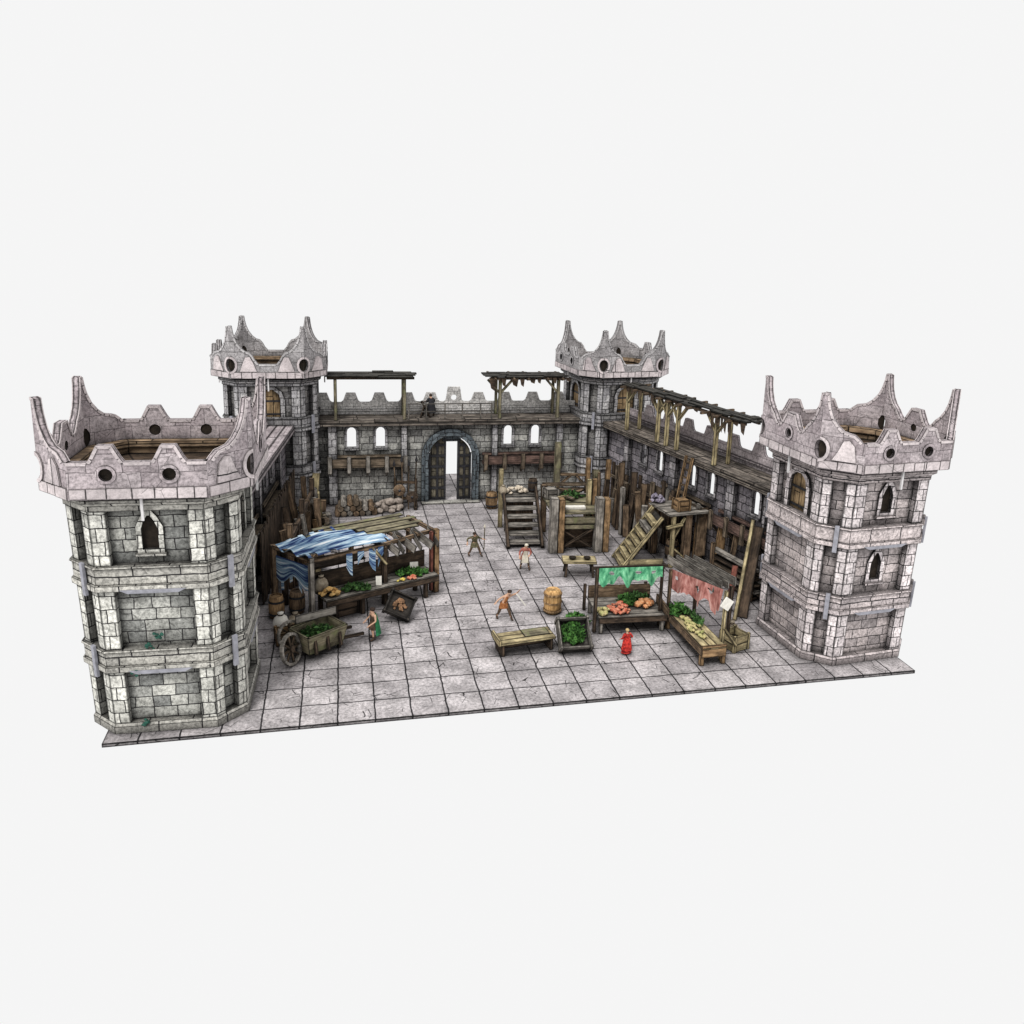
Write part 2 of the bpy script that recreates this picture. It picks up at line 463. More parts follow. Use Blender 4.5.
def make_tower(name, label, loc, rot, near, windows, doors, flip=False, mats=None):
    """windows: list of (face index, z0, x offset); doors: list of face index; flip: spikes frame the front and back faces"""
    t = thing(name, label, 'tower', (loc[0], loc[1], 0), R(rot), 'four corner towers of the castle')
    mp, mpil, mband, mcrown = mats
    # wall panels with real window openings
    wb = MB(); frames = []
    for k in range(8):
        m, d, n, hw = face_frame(k, H0, F0)
        holes = []
        for (fk, z0, xo) in windows:
            if fk == k:
                holes.append(arch(xo, z0, .42, .92, pointed=True)); frames.append((k, z0, xo))
        if k in doors:
            holes.append(arch(0, 4.3, .95, 1.62))
        to3 = lambda u, v, q, m=m, d=d, n=n: m + d * u + Vector((0, 0, v)) - n * q
        wb.prism([(-hw, 0.02), (hw, 0.02), (hw, ZT - .05), (-hw, ZT - .05)], holes, to3, 0, .1)
    wb.build('wall', mp, t)
    # plinth, two bands, cornice
    MB().octring([(.25, 0.0), (.25, .20), (.19, .27), (0, .27)], H0, F0).build('plinth', mband, t)
    for z0, z1 in ((1.76, 2.36), (3.97, 4.62)):
        MB().octring([(-.02, z0), (.29, z0), (.29, z0 + .15), (.235, z0 + .17), (.235, z1 - .07), (.29, z1 - .05), (.27, z1), (-.02, z1)], H0, F0).build('band', mband, t)
    MB().octring([(-.02, 6.06), (.24, 6.06), (.24, 6.2), (.38, 6.3), (.38, ZT - .04), (0, ZT - .04)], H0, F0).build('cornice', mband, t)
    # pilasters wrapping the eight corners
    for k in range(8):
        pb = MB()
        for (z0, z1) in ((.27, 1.76), (2.36, 3.97), (4.62, 6.06)):
            m0, d0, n0, h0 = face_frame(k, H0 + .2, F0 + .2 * .4142)
            m1, d1, n1, h1 = face_frame((k + 1) % 8, H0 + .2, F0 + .2 * .4142)
            V = m0 + d0 * h0
            L0 = .40 if k % 2 == 0 else .30
            L1 = .40 if k % 2 == 1 else .30
            A = V - d0 * L0; B = V + d1 * L1
            Ai = A - n0 * .21; Bi = B - n1 * .21
            Z = lambda p, z: Vector((p.x, p.y, z))
            pb.quad([Z(Ai, z0), Z(A, z0), Z(A, z1), Z(Ai, z1)])
            pb.quad([Z(A, z0), Z(V, z0), Z(V, z1), Z(A, z1)])
            pb.quad([Z(V, z0), Z(B, z0), Z(B, z1), Z(V, z1)])
            pb.quad([Z(B, z0), Z(Bi, z0), Z(Bi, z1), Z(B, z1)])
        pb.build('pilaster', mpil, t)
    # windows
    for k, z0, xo in frames:
        m, d, n, hw = face_frame(k, H0, F0)
        to3 = lambda u, v, q, m=m, d=d, n=n: m + d * u + Vector((0, 0, v)) - n * q
        fr = MB().prism(arch(xo, z0 - .1, .64, 1.14, pointed=True), [arch(xo, z0, .40, .90, pointed=True)], to3, -.07, .0).build('window', mpil, t)
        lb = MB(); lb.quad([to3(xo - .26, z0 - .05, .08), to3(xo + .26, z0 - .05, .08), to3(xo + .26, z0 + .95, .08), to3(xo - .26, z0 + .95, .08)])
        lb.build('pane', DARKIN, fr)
        sb = MB(); c = m + d * xo + n * .05 + Vector((0, 0, z0 - .12))
        sb.box(c, (.74, .18, .07), Matrix.Rotation(math.atan2(d.y, d.x), 3, 'Z')); sb.build('sill', mband, fr)
    for k in doors:
        m, d, n, hw = face_frame(k, H0, F0)
        to3 = lambda u, v, q, m=m, d=d, n=n: m + d * u + Vector((0, 0, v)) - n * q
        fr = MB().prism(arch(0, 4.25, 1.28, 1.8), [arch(0, 4.3, .93, 1.60)], to3, -.1, .0).build('door', mpil, t)
        lf = MB().prism(arch(0, 4.3, .94, 1.6), [], to3, .03, .09); lf.build('door_leaf', W_DOOR, fr)
        for zz in (4.75, 5.35):
            MB().box(m - n * .02 + Vector((0, 0, zz)), (.86, .03, .07), Matrix.Rotation(math.atan2(d.y, d.x), 3, 'Z')).build('strap', IRON, fr)
    # crown
    for k in range(8):
        m, d, n, hw = face_frame(k, HC, FC)
        main = k % 2 == 0
        if not flip:
            kind = ('A' if k in (0, 4) else 'M') if main else ('C' if k in (1, 5) else 'D')
        else:
            kind = ('B' if k in (0, 4) else 'A') if main else ('D' if k in (1, 5) else 'C')
        P, holes = crown_outline(kind, hw)
        if kind in 'CD':
            pass
        to3 = lambda u, v, q, m=m, d=d, n=n: m + d * u + Vector((0, 0, ZT + .06 + v)) - n * q
        pb = MB().prism(P, holes, to3, 0, .17)
        pn = pb.build('battlement', mcrown, t)
        # raised light edging that follows the cut top of the card
        eb = MB(); ar = sum(P[q][0] * P[(q + 1) % len(P)][1] - P[(q + 1) % len(P)][0] * P[q][1] for q in range(len(P)))
        for q in range(len(P)):
            a, b = Vector((*P[q], 0)), Vector((*P[(q + 1) % len(P)], 0))
            if max(a.y, b.y) < .62 or (a - b).length < .02: continue
            if abs(abs(a.x) - hw) < .03 and abs(abs(b.x) - hw) < .03: continue
            if abs(a.x) > hw - .25 and abs(b.x) > hw - .25 and max(a.y, b.y) < 1.0: continue
            d2 = (b - a).normalized(); inn = Vector((-d2.y, d2.x, 0)) * (1 if ar > 0 else -1)
            for tt in (-.022, .192):
                c = [a, b, b + inn * .075 - d2 * .02, a + inn * .075 + d2 * .02]
                F = [to3(v.x, v.y, tt) for v in c]; B = [to3(v.x, v.y, .0 if tt < 0 else .17) for v in c]
                eb.poly(F); eb.poly([B[3], B[2], F[2], F[3]]); eb.poly([B[0], B[1], F[1], F[0]])
        eb.build('edging', S_COURSE if not flip else S_FAREDGE, pn)
        # stone course along the foot, slightly proud
        cb = MB(); x = -hw + .02; i = 0
        while x < hw - .08:
            w = min(rnd.uniform(.3, .62), hw - .02 - x)
            cb.box(m + d * (x + w / 2) + n * .0 + Vector((0, 0, ZT + .06 + .15)), (w - .012, .05, rnd.uniform(.25, .29)), Matrix.Rotation(math.atan2(d.y, d.x), 3, 'Z'))
            x += w
        cb.build('stone_course', S_COURSE, pn)
        # raised collars round the holes / raised half merlons
        if holes:
            for h in holes:
                cx = sum(p[0] for p in h) / len(h); cy = sum(p[1] for p in h) / len(h)
                MB().prism(circle(cx, cy, .235, .235, 14), [circle(cx, cy, .16, .16, 14)], to3, -.03, .0).build('hole_collar', mcrown, pn)
                MB().prism(circle(cx, cy, .18, .18, 12), [], to3, .09, .13).build('hole_shade_fill', DARKIN, pn)  # near-black disc added to paint the shaded depth of the hole
        if kind in 'CDB':
            sides = {'C': [1], 'D': [-1], 'B': [1, -1]}[kind]
            for sgn in sides:
                rb = MB()
                X = (lambda q, s=sgn: s * (hw - q))
                pts = [(X(.42), .32), (X(.52), .62), (X(.66), .95), (X(.84), .97), (X(.98), .70), (X(1.12), .32)] if kind == 'B' else \
                      [(X(.40), .32), (X(.55), .6), (X(.68), .93), (X(.84), .96), (X(1.0), .80), (X(1.08), .32)]
                if sgn < 0: pts = pts[::-1]
                rb.prism(pts, [], to3, -.05, .0)
                # rim of the half hole
                arc_o = [(X(.32 * math.cos(a)), .60 + .39 * math.sin(a)) for a in [-PI / 2 + PI * q / 7 for q in range(8)]]
                arc_i = [(X(.225 * math.cos(a)), .60 + .295 * math.sin(a)) for a in [-PI / 2 + PI * q / 7 for q in range(8)]]
                MB().prism([(X(.005), .3)] + [(X(.25 * math.cos(a)), .60 + .32 * math.sin(a)) for a in [-PI / 2 + PI * q / 7 for q in range(8)]], [], to3, .09, .13).build('hole_shade_fill', DARKIN, pn)  # same near-black fill for the shade inside the half hole
                ring = arc_o + arc_i[::-1]
                MB().prism(ring, [], to3, -.04, .0).build('hole_rim', S_COURSE, pn)
                rb.build('raised_merlon', S_COURSE, pn)
    # wooden deck inside the crown, a step below its rim
    dk = MB(); dk.octring([(0, ZT + .02), (-2.35, ZT + .021)], HC - .14, FC - .06)
    dk.build('roof_deck', W_DARK, t)  # wood coloured dark to stand in for the shadow inside the crown
    lg = MB(); lg.octring([(-.2, ZT + .03), (-.2, ZT + .42), (-.5, ZT + .42), (-.5, ZT + .24), (-.42, ZT + .24), (-.42, ZT + .03)], HC, FC)
    lg.build('parapet_step', W_DECK, t)
    # plastic clips that pin the card together
    for k in range(8):
        m, d, n, hw = face_frame(k, H0, F0)
        Mz = Matrix.Rotation(math.atan2(d.y, d.x), 3, 'Z')
        if k % 2:
            for zc in (2.0, 4.24):
                MB().box(m + n * .31 + d * .12 + Vector((0, 0, zc)), (.13, .08, .86), Mz).build('clip', CLIP, t)
        else:
            for zc in (1.70, 3.91):
                cb = MB(); to3 = lambda u, v, q, m=m, d=d, n=n: m + d * u + Vector((0, 0, zc + v)) - n * q
                cb.prism([(-.62, 0), (.62, 0), (.82, .1), (-.82, .1)], [], to3, -.3, .0)
                cb.build('clip', CLIP, t)
            MB().box(m + n * .52 + Vector((0, 0, 6.3)), (.06, .06, .8), Mz).build('hanging_clip', CLIPL, t)
    return t

NEARM = (S_PANEL, S_PIL, S_BAND, S_CROWN)
NEAR_T = make_tower('corner_tower', 'large near tower at the left with one arched window and a greenish grey front', (-2.43, 2.47), -1.7, True,
           [(0, 4.98, 0.0)], [2], mats=NEARM)
RIGHT_T = make_tower('corner_tower', 'near tower of pinkish stone with two dark windows and an arched side door', (18.54, 2.81), 4.8, True,
           [(0, 5.0, -.02), (0, 2.78, -.06)], [6], mats=(S_PINK, S_PINKPIL, S_PINKBAND, S_CROWN))
make_tower('corner_tower', 'far tower with a brown arched door, at the end of the left wall', (-.94, 20.08), -.2, False,
           [], [0], flip=True, mats=(S_FARP, S_FARPIL, S_FARPIL, S_CROWN2))
make_tower('corner_tower', 'far tower behind the slanting canopy, where the gate wall meets the right wall', (15.85, 20.29), 7.1, False,
           [], [6, 0], flip=True, mats=(S_FARP, S_FARPIL, S_FARPIL, S_CROWN2))

# the card towers narrow a little towards the foot
def narrow(t, k, dx, dy=0.0):
    for o in t.children_recursive:
        for v in o.data.vertices:
            q = max(0.0, 1 - v.co.z / 6.4)
            v.co.x = v.co.x * (1 - k * q) + dx * q; v.co.y = v.co.y * (1 - k * q) + dy * q
narrow(NEAR_T, .07, .14, -.14); narrow(RIGHT_T, .05, -.1)
# sprigs of ivy drawn on the ledges of the near left tower
for (x, z) in ((-.55, 1.72), (-.15, 2.42), (.1, 2.72), (-.35, .28)):
    b = MB()
    for q in range(9): b.blob((x + rnd.uniform(-.1, .1), -H0 - .22 - rnd.uniform(0, .06), z + rnd.uniform(-.08, .1)), rnd.uniform(.03, .06), q, 1, (1, .5, .8), .3)
    b.build('ivy_sprig', IVY, NEAR_T)
# ---------------------------------------------------------------- curtain walls
ZW = 4.25
def wall_frame(to, ang):
    pass

def merlon_profile(x0, x1, ms, base, top):
    """parapet outline between x0 and x1 with trapezoid merlons at ms"""
    P = [(x0, 0), (x1, 0), (x1, base)]
    for c, big in sorted(ms, reverse=True):
        a, b, h = (.46, .22, top) if not big else (.5, .3, top + .28)
        P += [(c + a, base), (c + a - .1, base + .08), (c + b, base + h), (c - b, base + h), (c - a + .1, base + .08), (c - a, base)]
    P += [(x0, base)]
    return P

def curtain(name, label, org, ang, x0, x1, wins, pils, merl, ledges, wallm, walkm, parm, gate=None, walkx=None, pilm=None):
    t = thing(name, label, 'castle wall', (org[0], org[1], 0), ang)
    to3 = lambda u, v, q: Vector((u, q, v))
    holes = [arch(w, 2.86, .44, 1.0) for w in wins]
    if gate is not None:
        gx = gate
        outl = [(x0, 0.02), (gx - 1.12, .02)] + [(gx - 1.12, 2.3)] + [(gx + 1.12 * math.cos(a), 2.3 + 1.12 * math.sin(a)) for a in [PI - PI * k / 10 for k in range(1, 10)]] + [(gx + 1.12, 2.3), (gx + 1.12, .02), (x1, .02), (x1, ZW - .16), (x0, ZW - .16)]
    else:
        outl = [(x0, .02), (x1, .02), (x1, ZW - .16), (x0, ZW - .16)]
    MB().prism(outl, holes, to3, .42, .54).build('wall_panel', wallm, t)
    for w in wins:
        f = MB().prism(arch(w, 2.78, .66, 1.16), [arch(w, 2.87, .43, .98)], to3, .36, .42).build('window', pilm, t)
        MB().box((w, .36, 2.76), (.7, .14, .08)).build('sill', pilm, f)
    for (p, w) in pils:
        pb = MB(); pb.box((p, .32, 2.05), (w, .2, 4.05)); pb.build('pilaster', pilm, t)
    for (a, b) in zip([x0] + [p for p, w in pils], [p for p, w in pils] + [x1]):
        pass
    a, b = walkx or (x0, x1)
    wk = MB(); n = 4
    for i in range(n):
        y0, y1 = 1.5 * i / n, 1.5 * (i + 1) / n - .012
        x = a
        while x < b - .05:
            L = min(rnd.uniform(1.8, 3.2), b - x)
            wk.box((x + L / 2, (y0 + y1) / 2, ZW - .06 + rnd.uniform(-.012, .012)), (L - .012, y1 - y0, .12), mode='long')
            x += L
    w = wk.build('walkway', walkm, t)
    ed = MB(); ed.box(((a + b) / 2, .02, ZW - .2), (b - a, .1, .16), mode='long'); ed.build('edge_beam', walkm, w)
    jb = MB(); x = a + .4
    while x < b:
        jb.box((x, .7, ZW - .22), (.12, 1.2, .14), mode='long'); x += 1.3
    jb.build('joist', W_DARK, w)
    pp = MB().prism(merlon_profile(a, b, merl, .62, .46), [circle(c, .62 + .2, .15, .15, 10) for c, big in merl if big], lambda u, v, q: Vector((u, q, ZW + v)), 1.42, 1.56)
    pp.build('parapet', parm, t)
    cp = MB(); cp.box(((a + b) / 2, 1.40, ZW + .22), (b - a, .06, .12)); cp.build('parapet_course', parm, t)
    for (la, lb) in ledges:
        L = MB()
        L.box(((la + lb) / 2, .12, 2.02), (lb - la, .58, .1), mode='long')
        L.box(((la + lb) / 2, -.14, 2.22), (lb - la, .07, .36), mode='long')
        L.box(((la + lb) / 2, .3, 2.42), (lb - la, .1, .14), mode='long')
        lo = L.build('ledge', W_LEDGE if la < 8 else W_RLEDGE, t)
        k = max(2, round((lb - la) / 1.05))
        for i in range(k + 1):
            x = la + .12 + (lb - la - .24) * i / k
            bb = MB(); bb.box((x, -.2, 2.12), (.2, .1, .82), mode='long'); bb.beam((x, .3, 1.5), (x, -.12, 1.95), .1, .1)
            bb.build('bracket', W_GREY if la < 8 else W_LEDGE, lo)
    return t

# gate wall (back)
bw = curtain('gate_wall', 'long back wall with the arched double gate and two pairs of bright window slits', (0, 18.9), 0, 1.0, 14.2,
             [2.65, 4.02, 10.3, 11.7], [(1.75, .42), (5.15, .3), (9.62, .3), (12.95, .34)],
             [(1.3, 0), (2.65, 0), (4.02, 0), (5.4, 0), (6.55, 0), (7.7, 1), (8.95, 0), (10.3, 0), (11.75, 0), (13.1, 0)],
             [(1.5, 5.3), (9.0, 13.0)], S_WALL, W_WALK, S_PALE, gate=7.42, pilm=S_FARPIL)
gx = 7.42
def garch(r): return [(gx - r, .0), (gx - r, 2.3)] + [(gx + r * math.cos(a), 2.3 + r * math.sin(a)) for a in [PI - PI * k / 14 for k in range(1, 14)]] + [(gx + r, 2.3), (gx + r, .0)]
ring = garch(1.42) + garch(1.08)[::-1]
to3 = lambda u, v, q: Vector((u, q, v))
ga = MB().prism(ring, [], to3, .24, .44).build('gate_arch', S_ARCH, bw)
ring2 = garch(1.24) + garch(1.1)[::-1]
MB().prism(ring2, [], to3, .16, .24).build('inner_ring', S_ARCH, ga)
MB().box((gx, .1, .03), (2.9, .5, .06)).build('threshold', S_BAND, bw)
def leaf(x0, x1):
    """one gate leaf cut to the round of the arch, boards behind an iron lattice"""
    r = 1.06; top = []
    N = 8
    for k in range(N + 1):
        x = x1 + (x0 - x1) * k / N
        top.append((x, 2.3 + math.sqrt(max(.0, r * r - (x - gx) ** 2)) - .08))
    o = MB().prism([(x0, .04), (x1, .04)] + top, [], to3, .50, .58).build('gate_leaf', W_GATE, bw)
    lb = MB()
    for z in [.12 + .55 * k for k in range(6)]:
        zt = z
        xs = [x for x, zz in top if zz > z + .05]
        if not xs: continue
        a, b = min(xs + [x0] if z < 2.3 else xs), max(xs + [x1] if z < 2.3 else xs)
        if b - a > .1: lb.box(((a + b) / 2, .475, z), (b - a, .05, .12))
    for k in range(3):
        x = x0 + .05 + (x1 - x0 - .1) * k / 2
        zt = 2.2 + math.sqrt(max(0, r * r - (x - gx) ** 2))
        lb.box((x, .48, zt / 2), (.1, .05, zt - .1))
    lb.build('lattice', IRON, o)
leaf(gx - 1.06, gx - .2)
leaf(gx + .36, gx + 1.06)
# dark lintel over the gap
lt = MB(); lt.box((gx + .08, .53, 3.2), (.9, .1, .32)); lt.build('lintel', S_ARCH, bw)
# railing along the walkway over the gate
rl = MB()
for x in (5.35, 6.2, 7.1, 7.95, 8.85, 9.4): rl.box((x, .12, ZW + .38), (.06, .06, .78), mode='long')
for z in (.38, .76): rl.box((7.38, .12, ZW + z), (4.1, .045, .045), mode='long')
rl.build('railing', W_GREY, bw)

# right wall: local x runs from the far end towards the camera
dR = Vector((-.2186, .9758, 0)); A = Vector((17.52, 6.21, 0))
orgR = A + dR * 12.6
xs = lambda s: 12.6 - s
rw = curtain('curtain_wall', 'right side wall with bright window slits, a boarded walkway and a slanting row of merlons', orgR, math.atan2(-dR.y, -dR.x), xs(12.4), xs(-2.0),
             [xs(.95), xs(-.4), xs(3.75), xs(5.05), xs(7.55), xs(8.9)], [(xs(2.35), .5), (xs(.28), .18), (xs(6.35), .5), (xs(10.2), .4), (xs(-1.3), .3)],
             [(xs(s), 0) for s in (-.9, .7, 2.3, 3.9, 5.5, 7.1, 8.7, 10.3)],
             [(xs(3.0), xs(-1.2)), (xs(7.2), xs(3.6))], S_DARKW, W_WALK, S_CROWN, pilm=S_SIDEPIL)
# left wall: local x runs away from the camera
dL = Vector((.0953, .9954, 0)); oL = Vector((-.87, 8.11, 0)) - dL * 4.0
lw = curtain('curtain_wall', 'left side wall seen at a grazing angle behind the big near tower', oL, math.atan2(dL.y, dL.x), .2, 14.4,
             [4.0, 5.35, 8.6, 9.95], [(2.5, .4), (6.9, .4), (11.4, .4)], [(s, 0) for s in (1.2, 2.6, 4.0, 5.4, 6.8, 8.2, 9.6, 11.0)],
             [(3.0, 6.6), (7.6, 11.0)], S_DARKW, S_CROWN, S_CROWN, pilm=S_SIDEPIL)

# ---------------------------------------------------------------- canopies on the walkways
def canopy(name, label, org, ang, x0, x1, posts, zr, ztop_far=None, tatter=False, depth=1.5, group='wooden canopies over the wall walks', postm=W_GREEN):
    t = thing(name, label, 'canopy', (org[0], org[1], ZW), ang, group)
    rb = MB(); nb = 5
    for i in range(nb):
        y0 = -.15 + depth * i / nb
        x = x0 + rnd.uniform(-.2, .12)
        while x < x1 - .1:
            L = min(rnd.uniform(.7, 1.7), x1 + rnd.uniform(-.25, .15) - x)
            if L < .1: break
            if rnd.random() > (.16 if tatter else .04) or i in (2, 3):
                rb.box((x + L / 2, y0 + depth / nb / 2 + rnd.uniform(-.05, .05), zr + rnd.uniform(-.03, .05)), (L, depth / nb + .03, .06), Matrix.Rotation(rnd.uniform(-.02, .02), 3, 'Z'), mode='long')
            x += L * .97
    ro = rb.build('roof_boards', W_BLACK, t)
    bb = MB()
    for y in (.08, depth - .35): bb.box(((x0 + x1) / 2, y, zr - .1), (x1 - x0 - .2, .1, .12), mode='long')
    bb.build('roof_beam', W_DARK, ro)
    if tatter:
        tb = MB(); x = x0
        while x < x1 - .1:
            w = rnd.uniform(.15, .45); h = rnd.choice([.12, .2, .34, .5, .24, .7])
            tb.poly([(x, -.1, zr - .03), (x + w, -.1, zr - .03), (x + w * .8, -.1, zr - h), (x + w * .3, -.1, zr - h * .8)])
            x += w * 1.1
        tb.build('ragged_fringe', W_DARK, ro)
        x = x0 + .3
        while x < x1:
            jb = MB(); jb.beam((x, -.42, zr - .08), (x + rnd.uniform(-.1, .1), depth + .1, zr - .02), .1, .09); jb.build('poking_joist', W_MID, ro); x += rnd.uniform(.7, 1.1)
    for x in posts:
        pb = MB(); pb.box((x, .1, zr / 2 - .08), (.15, .15, zr - .16), mode='long'); po = pb.build('post', postm, t)
        if tatter:
            for s in (-1, 1):
                if x + s * .6 > x0 and x + s * .6 < x1:
                    br = MB(); br.beam((x, .1, zr - .85), (x + s * .62, .1, zr - .16), .11, .11); br.build('brace', postm, po)
    for x in (posts[0], posts[-1]):
        pb = MB(); pb.box((x, depth - .3, zr / 2 - .08), (.13, .13, zr - .16), mode='long'); pb.build('post', postm, t)
    return t
canopy('walkway_canopy', 'plain flat canopy on thin posts over the walk beside the far left tower', (0, 18.95), 0, 1.45, 5.72, [1.93, 5.15], 2.12)
canopy('walkway_canopy', 'flat canopy with ragged fringe on the walk between gate and far right tower', (0, 18.95), 0, 9.2, 13.2, [9.8, 12.75], 2.1, tatter=True)
canopy('walkway_canopy', 'long ragged slanting canopy on braced yellowish posts along the right wall walk', orgR, math.atan2(-dR.y, -dR.x), xs(10.3), xs(1.5),
       [xs(10.1), xs(7.5), xs(6.8), xs(6.0), xs(3.35)], 2.18, tatter=True, depth=1.1, postm=W_PALE)

# ---------------------------------------------------------------- small props
def barrel(label, loc, h=.75, r=.28, mat=None, group=None, tilt=None):
    t = thing('barrel', label, 'barrel', loc, rnd.uniform(0, 6), group)
    MB().lathe((0, 0, 0), [(r * .8, 0), (r * .95, h * .25), (r, h * .5), (r * .95, h * .75), (r * .8, h), (r * .7, h), (r * .7, h - .05)], 14).build('staves', mat or W_MID, t)
    for z in (.2, .75):
        MB().lathe((0, 0, 0), [(r * .93, h * z - .03), (r * 1.0, h * z - .03), (r * 1.0, h * z + .04), (r * .93, h * z + .04)], 14, cap=False).build('hoop', IRON, t)
    if tilt: t.rotation_euler = tilt
    return t

def crate(label, loc, rz, s=(.7, .55, .45), mat=None, group=None, open_top=True, rot=None, name='crate'):
    t = thing(name, label, 'crate', loc, rz, group)
    x, y, z = s
    MB().box((0, 0, .03), (x - .02, y - .02, .05), mode='long').build('floor_board', mat, t)
    for (cx, cy, lx, ly) in ((0, -y / 2, x, .06), (0, y / 2, x, .06), (-x / 2, 0, .06, y - .065), (x / 2, 0, .06, y - .065)):
        b = MB(); n = max(1, round(z / .22))
        for i in range(n): b.box((cx, cy, (i + .5) * z / n), (lx, ly, z / n - .015), mode='long')
        b.build('side', mat, t)
    for cx in (-1, 1):
        for cy in (-1, 1):
            MB().box((cx * (x / 2 + .005), cy * (y / 2 + .005), z / 2 + .01), (.1, .1, z + .03), mode='long').build('corner_post', mat, t)
    if not open_top:
        MB().box((0, 0, z), (x - .02, y - .02, .04), mode='long').build('lid', mat, t)
    if rot: t.rotation_euler = rot
    return t

def heap(name, label, cat, loc, rx, ry, rz, mat, n=26, r=.1, seed=1, amp=.35, group=None, sub=1):
    rr = random.Random(seed); b = MB()
    for i in range(n):
        a = rr.uniform(0, 2 * PI); q = math.sqrt(rr.random())
        x, y = rx * q * math.cos(a), ry * q * math.sin(a)
        z = rz * (1 - q * q) * rr.uniform(.5, 1) + r * .5
        b.blob((x, y, z), r * rr.uniform(.7, 1.25), rr.randint(0, 9999), sub, (1, 1, rr.uniform(.5, .9)), amp)
        if mat in (LEAF, LEAFD):      # loose leaves standing out of the heap
            for k in range(6):
                q = Vector((rr.gauss(0, 1), rr.gauss(0, 1), abs(rr.gauss(.6, .6)))).normalized()
                c = Vector((x, y, z)) + q * r * .9; s1 = q.cross(Vector((rr.random(), rr.random(), rr.random()))).normalized() * r * .45
                t = (q + Vector((rr.uniform(-.6, .6), rr.uniform(-.6, .6), rr.uniform(-.3, .5)))).normalized() * r * 1.1
                b.poly([c - t * .4, c + s1, c + t, c - s1])
    return solo(b.build(name, mat), label, cat, loc, group=group)

def sack(label, loc, mat=None, r=.26, h=.5, group=None, tilt=None):
    t = thing('sack', label, 'sack', loc, rnd.uniform(0, 6), group)
    b = MB().lathe((0, 0, 0), [(r * .75, 0), (r, h * .2), (r * 1.02, h * .45), (r * .8, h * .72), (r * .32, h * .88), (r * .42, h)], 12, 1.0, .85)
    b.build('bag', mat or SACK, t, smooth=True, merge=True)
    MB().lathe((0, 0, 0), [(r * .36, h * .84), (r * .4, h * .86), (r * .4, h * .9), (r * .36, h * .92)], 10, cap=False).build('tie', W_DARK, t)
    if tilt: t.rotation_euler = tilt
    return t

def plank(name, label, cat, a, b, w, th, mat, group=None, roll=0.0):
    m = MB().beam(a, b, w, th, roll)
    c = Vector(a); m.v = [v - c for v in m.v]
    return solo(m.build(name, mat), label, cat, a, group=group)

def rock(label, loc, r, seed, group='rubble by the gate wall'):
    o = MB().blob((0, 0, r * .45), r, seed, 2, (1, .85, .7), .14).build('rock', ROCKM)
    return solo(o, label, 'rock', loc, (0, 0, rnd.uniform(0, 6)), group)

# ---------------------------------------------------------------- market stall on the left
SA = R(24)
st = thing('market_stall', 'long timber market stall with blue and white awning, beside the left wall', 'market stall', (1.15, 6.35, 0), SA)
def post(par, x, y, h, w, mat, z0=0, nm='post'):
    return MB().box((x, y, z0 + h / 2), (w, w, h), mode='long').build(nm, mat, par)
post(st, 0, 0, 2.32, .17, W_GREY); post(st, 2.7, 0, 2.2, .17, W_DARK); post(st, 4.78, .0, 2.45, .2, W_ORANGE)
post(st, 2.3, 1.9, 2.25, .15, W_MID); post(st, 4.72, 1.95, 2.4, .17, W_MID); post(st, -.62, 1.82, 2.3, .19, W_MID); post(st, 4.58, -.02, 2.3, .12, W_RED, .1)
fr = MB()
fr.beam((-.1, -.02, 2.2), (2.7, -.02, 2.25), .13, .13); fr.beam((-.7, 1.85, 2.22), (4.9, 1.95, 2.3), .13, .13)
fr.beam((0, 0, 2.2), (-.62, 1.82, 2.24), .13, .13); fr.beam((2.7, -.1, 2.2), (2.3, 2.0, 2.22), .12, .12)
fr.beam((2.6, .02, 2.24), (4.9, .3, 2.3), .14, .12); fr.beam((4.75, -.1, 2.36), (4.72, 2.05, 2.34), .14, .12)
fr.beam((3.4, .1, 2.3), (3.2, 2.0, 2.3), .1, .1); fr.beam((4.1, .1, 2.32), (4.0, 2.0, 2.3), .1, .1)
fr.build('roof_frame', W_MID, st)
pb = MB()
for i in range(6):
    y = .95 + i * .27
    a = .9 + rnd.uniform(-.5, .4) + (.0 if i > 2 else 1.6); b = 4.75 + rnd.uniform(-.45, .2)
    pb.box(((a + b) / 2, y, 2.36 + .025 * (i % 2)), (b - a, .25, .05), mode='long')
pb.build('roof_board', W_GREEN, st)
pb = MB()
for i, (xa, xb) in enumerate([(2.55, 3.3), (3.2, 4.0), (3.9, 4.7)]):
    pb.beam((xa + .2, .55, 2.36), (xa + .55, -.35, 1.95), .3, .05, R(90)); pb.beam((xb, .5, 2.38), (xb - .05, -.42, 1.98), .22, .05, R(90))
pb.build('hanging_boards', W_GREY, st)
MB().beam((2.2, -.12, 2.25), (2.72, -.12, 1.55), .1, .1).build('brace', W_PALE, st)
# counter
cb = MB()
for i in range(4): cb.box((2.5, -.28 + i * .27, .8), (4.35, .255, .07), mode='long')
ct = cb.build('counter', W_GREY, st)
MB().box((2.5, -.43, .7), (4.35, .06, .2), mode='long').build('front_board', W_DARK, ct)
for x in (.5, 1.7, 2.95, 4.2):
    for y in (-.3, .5): MB().box((x, y, .38), (.14, .12, .76), mode='long').build('leg', W_DARK, ct)
MB().box((2.5, .62, 1.1), (4.3, .05, .75), mode='long').build('back_board', W_DARK, ct)
MB().box((1.3, 1.3, 1.45), (2.3, .6, .06), mode='long').build('shelf', W_DARK, st)
